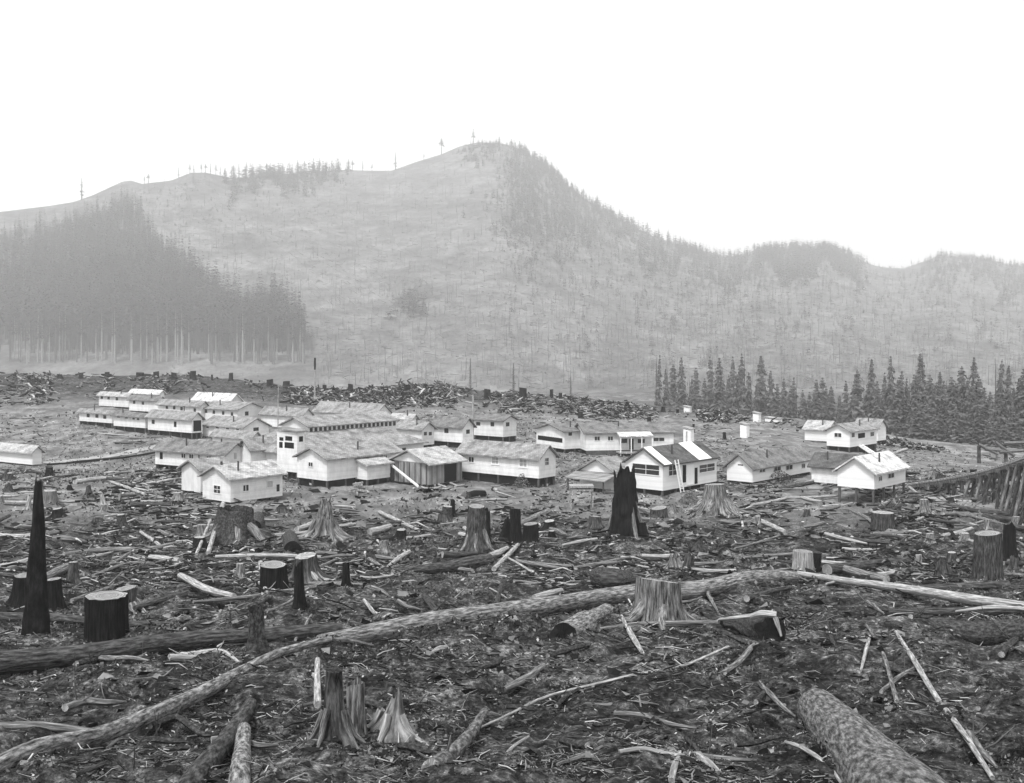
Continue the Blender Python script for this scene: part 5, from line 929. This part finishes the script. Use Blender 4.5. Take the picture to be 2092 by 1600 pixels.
# ------------------------------------------------------------------ slash: sticks, bark and chips nobody could count
def screen_pts(n, v0, v1, u0=-330, u1=2450, pw=1.0):
    if v0 is None:
        u = RS.uniform(u0, u1, n); b = np.interp(u, [0, 300, 700, 860, 1000, 1300, 1700, 2100], [70, 36, 34, 48, 44, 28, 16, 10]); v = np.interp(u, RU, RV) + .5 + b * RS.rand(n) ** 1.3; x, y, z = gp(u, v, 340.); return u, v, x, y
    v = v0 + (v1 - v0) * RS.rand(n) ** pw; u = RS.uniform(u0, u1, n); x, y, z = gp(u, v, 330.); return u, v, x, y
def outside(x, y, u, v):
    return y > 0
def sticks(name, label, n, v0, v1, lpx, rpx, mats, probs, pw=1.0, lift=.05, tilt=.25, keep=None, along=None):
    n = int(n * 1.16); u, v, x, y = screen_pts(n, v0, v1, pw=pw); ok = outside(x, y, u, v)
    cl = fbm(x / (y * .035 + .4), y / (y * .05 + .6), 3, 61); ok &= RS.rand(n) < np.clip(.42 + cl * 3.6, .05, 1)
    if keep is not None: ok &= keep(u, v)
    u, v, x, y = u[ok], v[ok], x[ok], y[ok]; n = len(u); sc = y / F
    L = np.clip(lpx[0] + (lpx[1] - lpx[0]) * RS.rand(n) ** 2.2, 1, None) * sc; r = (rpx[0] + (rpx[1] - rpx[0]) * RS.rand(n) ** 2) * sc / 2
    az = RS.normal(0, .55, n) + np.where(RS.rand(n) < .45, RS.uniform(-1.6, 1.6, n), 0); el = RS.normal(0, tilt, n)
    d = np.stack([np.cos(az) * np.cos(el), np.sin(az) * np.cos(el), np.sin(el)], -1); sd_ = np.stack([-np.sin(az), np.cos(az), 0 * az], -1); up = np.cross(d, sd_)
    c = np.stack([x, y, H(x, y) + r * .6 + lift * RS.rand(n) * sc * 40], -1); bendv = (RS.normal(0, .08, n) * L)[:, None] * sd_ + (RS.normal(0, .06, n) * L)[:, None] * up
    P = [c - d * (L / 2)[:, None], c + bendv, c + d * (L / 2)[:, None]]; rr = [r * .9, r, r * .35]; V = np.zeros((n, 3, 3, 3), np.float32)
    for i in range(3):
        for k in range(3):
            a = k * 2 * np.pi / 3 + .5; V[:, i, k] = P[i] + sd_ * (math.cos(a) * rr[i])[:, None] + up * (math.sin(a) * rr[i])[:, None]
    b = (np.arange(n) * 9)[:, None, None]; f = []
    for i in range(2):
        for k in range(3): f.append([i * 3 + k, i * 3 + (k + 1) % 3, (i + 1) * 3 + (k + 1) % 3, (i + 1) * 3 + k])
    Q = (np.array(f)[None] + b).reshape(-1, 4); mi = np.repeat(np.searchsorted(np.cumsum(probs), RS.rand(n)), 6)
    o = link(name, arr_mesh(name, V.reshape(-1, 3), Q, mats, mi=np.clip(mi, 0, len(mats) - 1))); tag(o, label, kind='stuff')
SM = [M['stick_dark'], M['stick_mid'], M['stick_pale']]
sticks('slash_debris', 'broken branches and sticks strewn over the near slope', 17000, 1180, 1660, (6, 75), (.9, 4.8), SM, (.45, .37, .18))
sticks('slash_debris', 'fine twigs and bark shreds strewn over the near slope', 30000, 1120, 1660, (3, 26), (.7, 2.8), SM, (.46, .41, .13))
sticks('slash_debris', 'broken branches, bark and small logs strewn in front of the camp', 24000, 962, 1200, (5, 60), (1.2, 7), SM, (.52, .32, .16), keep=lambda u, v: ~((v < 1045) & (u > 620) & (u < 1250) & (RS.rand(len(v)) < .85)), tilt=.12)
sticks('slash_debris', 'charred logs and pale debris heaped along the ridge behind the camp', 17000, None, 0, (4, 28), (1.5, 6), SM, (.5, .3, .2), lift=.14, tilt=.35)
sticks('slash_debris', 'pale wood scattered on the slope left of the bunkhouses', 2600, 775, 900, (4, 26), (1.5, 5), SM, (.25, .35, .4), keep=lambda u, v: (u < 165) | (u < 230) & (RS.rand(len(u)) < .3), lift=.1, tilt=.2)
sticks('slash_debris', 'logs and slash heaped on the rise behind the clerestory hall', 1800, 780, 838, (8, 40), (2, 6), SM, (.4, .35, .25), keep=lambda u, v: (u > 780) & (u < 1010) & (v > np.interp(u, RU, RV) + 1), lift=.5, tilt=.5)
sticks('slash_debris', 'sparse dry debris on the open bench', 11000, 850, 985, (4, 22), (1, 3), SM, (.5, .34, .16), tilt=.12)
def chunks(name, label, n, v0, v1, spx, mats, probs, leaf=False, keep=None, rise=(0, 1)):
    """small bent flakes: bark, chips or leaves, three-cornered to four-cornered and folded"""
    n = int(n * 1.16); u, v, x, y = screen_pts(n, v0, v1); cl = fbm(x / (y * .03 + .5), y / (y * .045 + .7), 3, 77 if leaf else 78); ok = outside(x, y, u, v) & (RS.rand(n) < np.clip(.42 + cl * 4.5, .02, 1))
    if keep is not None: ok &= keep(u, v)
    u, v, x, y = u[ok], v[ok], x[ok], y[ok]; n = len(u); sc = y / F; s = (spx[0] + (spx[1] - spx[0]) * RS.rand(n) ** 2) * sc
    q = RS.randn(n, 3); q /= np.linalg.norm(q, axis=1)[:, None]; e1 = np.cross(q, RS.randn(n, 3)); e1 /= np.linalg.norm(e1, axis=1)[:, None]; e2 = np.cross(q, e1)
    if not leaf: e1[:, 2] *= .4; e2[:, 2] *= .4
    c = np.stack([x, y, H(x, y) + (rise[0] + rise[1] * RS.rand(n)) * s], -1); asp = RS.uniform(.35, .8, n)[:, None]
    V = np.stack([c - e1 * s[:, None], c + e2 * s[:, None] * asp, c + e1 * s[:, None] * .9, c - e2 * s[:, None] * asp + q * s[:, None] * .5], 1).astype(np.float32)
    o = link(name, arr_mesh(name, V.reshape(-1, 3), np.arange(n * 4).reshape(n, 4), mats, mi=np.clip(np.searchsorted(np.cumsum(probs), RS.rand(n)), 0, len(mats) - 1))); tag(o, label, kind='stuff')
chunks('ground_cover', 'low weeds and moss covering the near slope', 70000, 1100, 1660, (1.5, 6), [M['leaf_dark'], M['leaf'], M['leaf_dry']], (.56, .38, .06), True, rise=(.2, 1.4))
chunks('ground_cover', 'low weeds and dry tufts between the stumps and the camp', 26000, 960, 1130, (1.2, 4.5), [M['leaf_dark'], M['leaf'], M['leaf_dry']], (.48, .36, .16), True, rise=(.2, 1.2))
chunks('bark_litter', 'charred bark slabs and rotten wood heaped in the slash', 9000, 1000, 1660, (5, 20), [M['stick_dark'], M['stick_mid']], (.8, .2), False, rise=(.1, .35))
chunks('ground_cover', 'dry grass tufts on the camp bench', 26000, 840, 990, (1, 3.4), [M['leaf_dark'], M['leaf'], M['leaf_dry']], (.35, .4, .25), True, rise=(.2, 1.))
chunks('bark_litter', 'bark flakes and wood chips littering the slope', 16000, 1000, 1660, (1, 5), SM, (.58, .36, .06), False)
# bushes
def bush(label, u, vb, w_, h_, n, mat, seed):
    x, y, z = [float(q) for q in gp(u, vb)]; z = float(H(x, y)); rs = np.random.RandomState(seed); k = y / F; ph = rs.rand(n) * 6.28; rr = rs.rand(n) ** .5; hh = rs.rand(n)
    c = np.stack([np.cos(ph) * rr * w_ / 2 * k * (1 - .5 * hh), np.sin(ph) * rr * w_ / 2 * k * (1 - .5 * hh), hh * h_ * k * (1.15 - rr * .6)], -1); s = rs.uniform(1., 2.6, n)[:, None] * k
    a = rs.randn(n, 3); a /= np.linalg.norm(a, axis=1)[:, None]; b = np.cross(a, rs.randn(n, 3)); b /= np.linalg.norm(b, axis=1)[:, None]
    V = np.stack([c - a * s, c + b * s * .5, c + a * s, c - b * s * .5], 1); t = empty('bush', (x, y, z)); tag(t, label, 'bush')
    link('foliage', arr_mesh('foliage', V.reshape(-1, 3), np.arange(4 * n).reshape(n, 4), M[mat]), t)
    VV = []; QQ = []; off = 0
    for i in range(7):
        e = c[rs.randint(n)]; sv, sq, su, _ = tube([(0, 0, -.1), e * .5 + [0, 0, .05], e], [.8 * k, .6 * k, .25 * k], 5, 0, i); VV.append(sv); QQ.append(sq + off); off += len(sv)
    link('stem', arr_mesh('stem', np.vstack(VV), np.vstack(QQ), M['stick_mid']), t)
bush('dark bushy growth on the stump across the left fallen log', 525, 1300, 42, 72, 500, 'leaf_dark', 1)
bush('round grey brush heap in front of the long white house', 1066, 994, 44, 28, 500, 'leaf', 2)
bush('low dark brush at the right end of the long white house', 1110, 985, 40, 12, 300, 'leaf_dark', 3)
bush('pale brush tangle right of the massive burnt snag', 1410, 1030, 60, 26, 600, 'leaf', 4)
bush('brush heap in front of the paired-window house', 1590, 985, 90, 26, 700, 'leaf_dark', 5)
bush('dark brush under the pale-roofed house by the trestle', 1745, 998, 60, 20, 500, 'leaf_dark', 6)
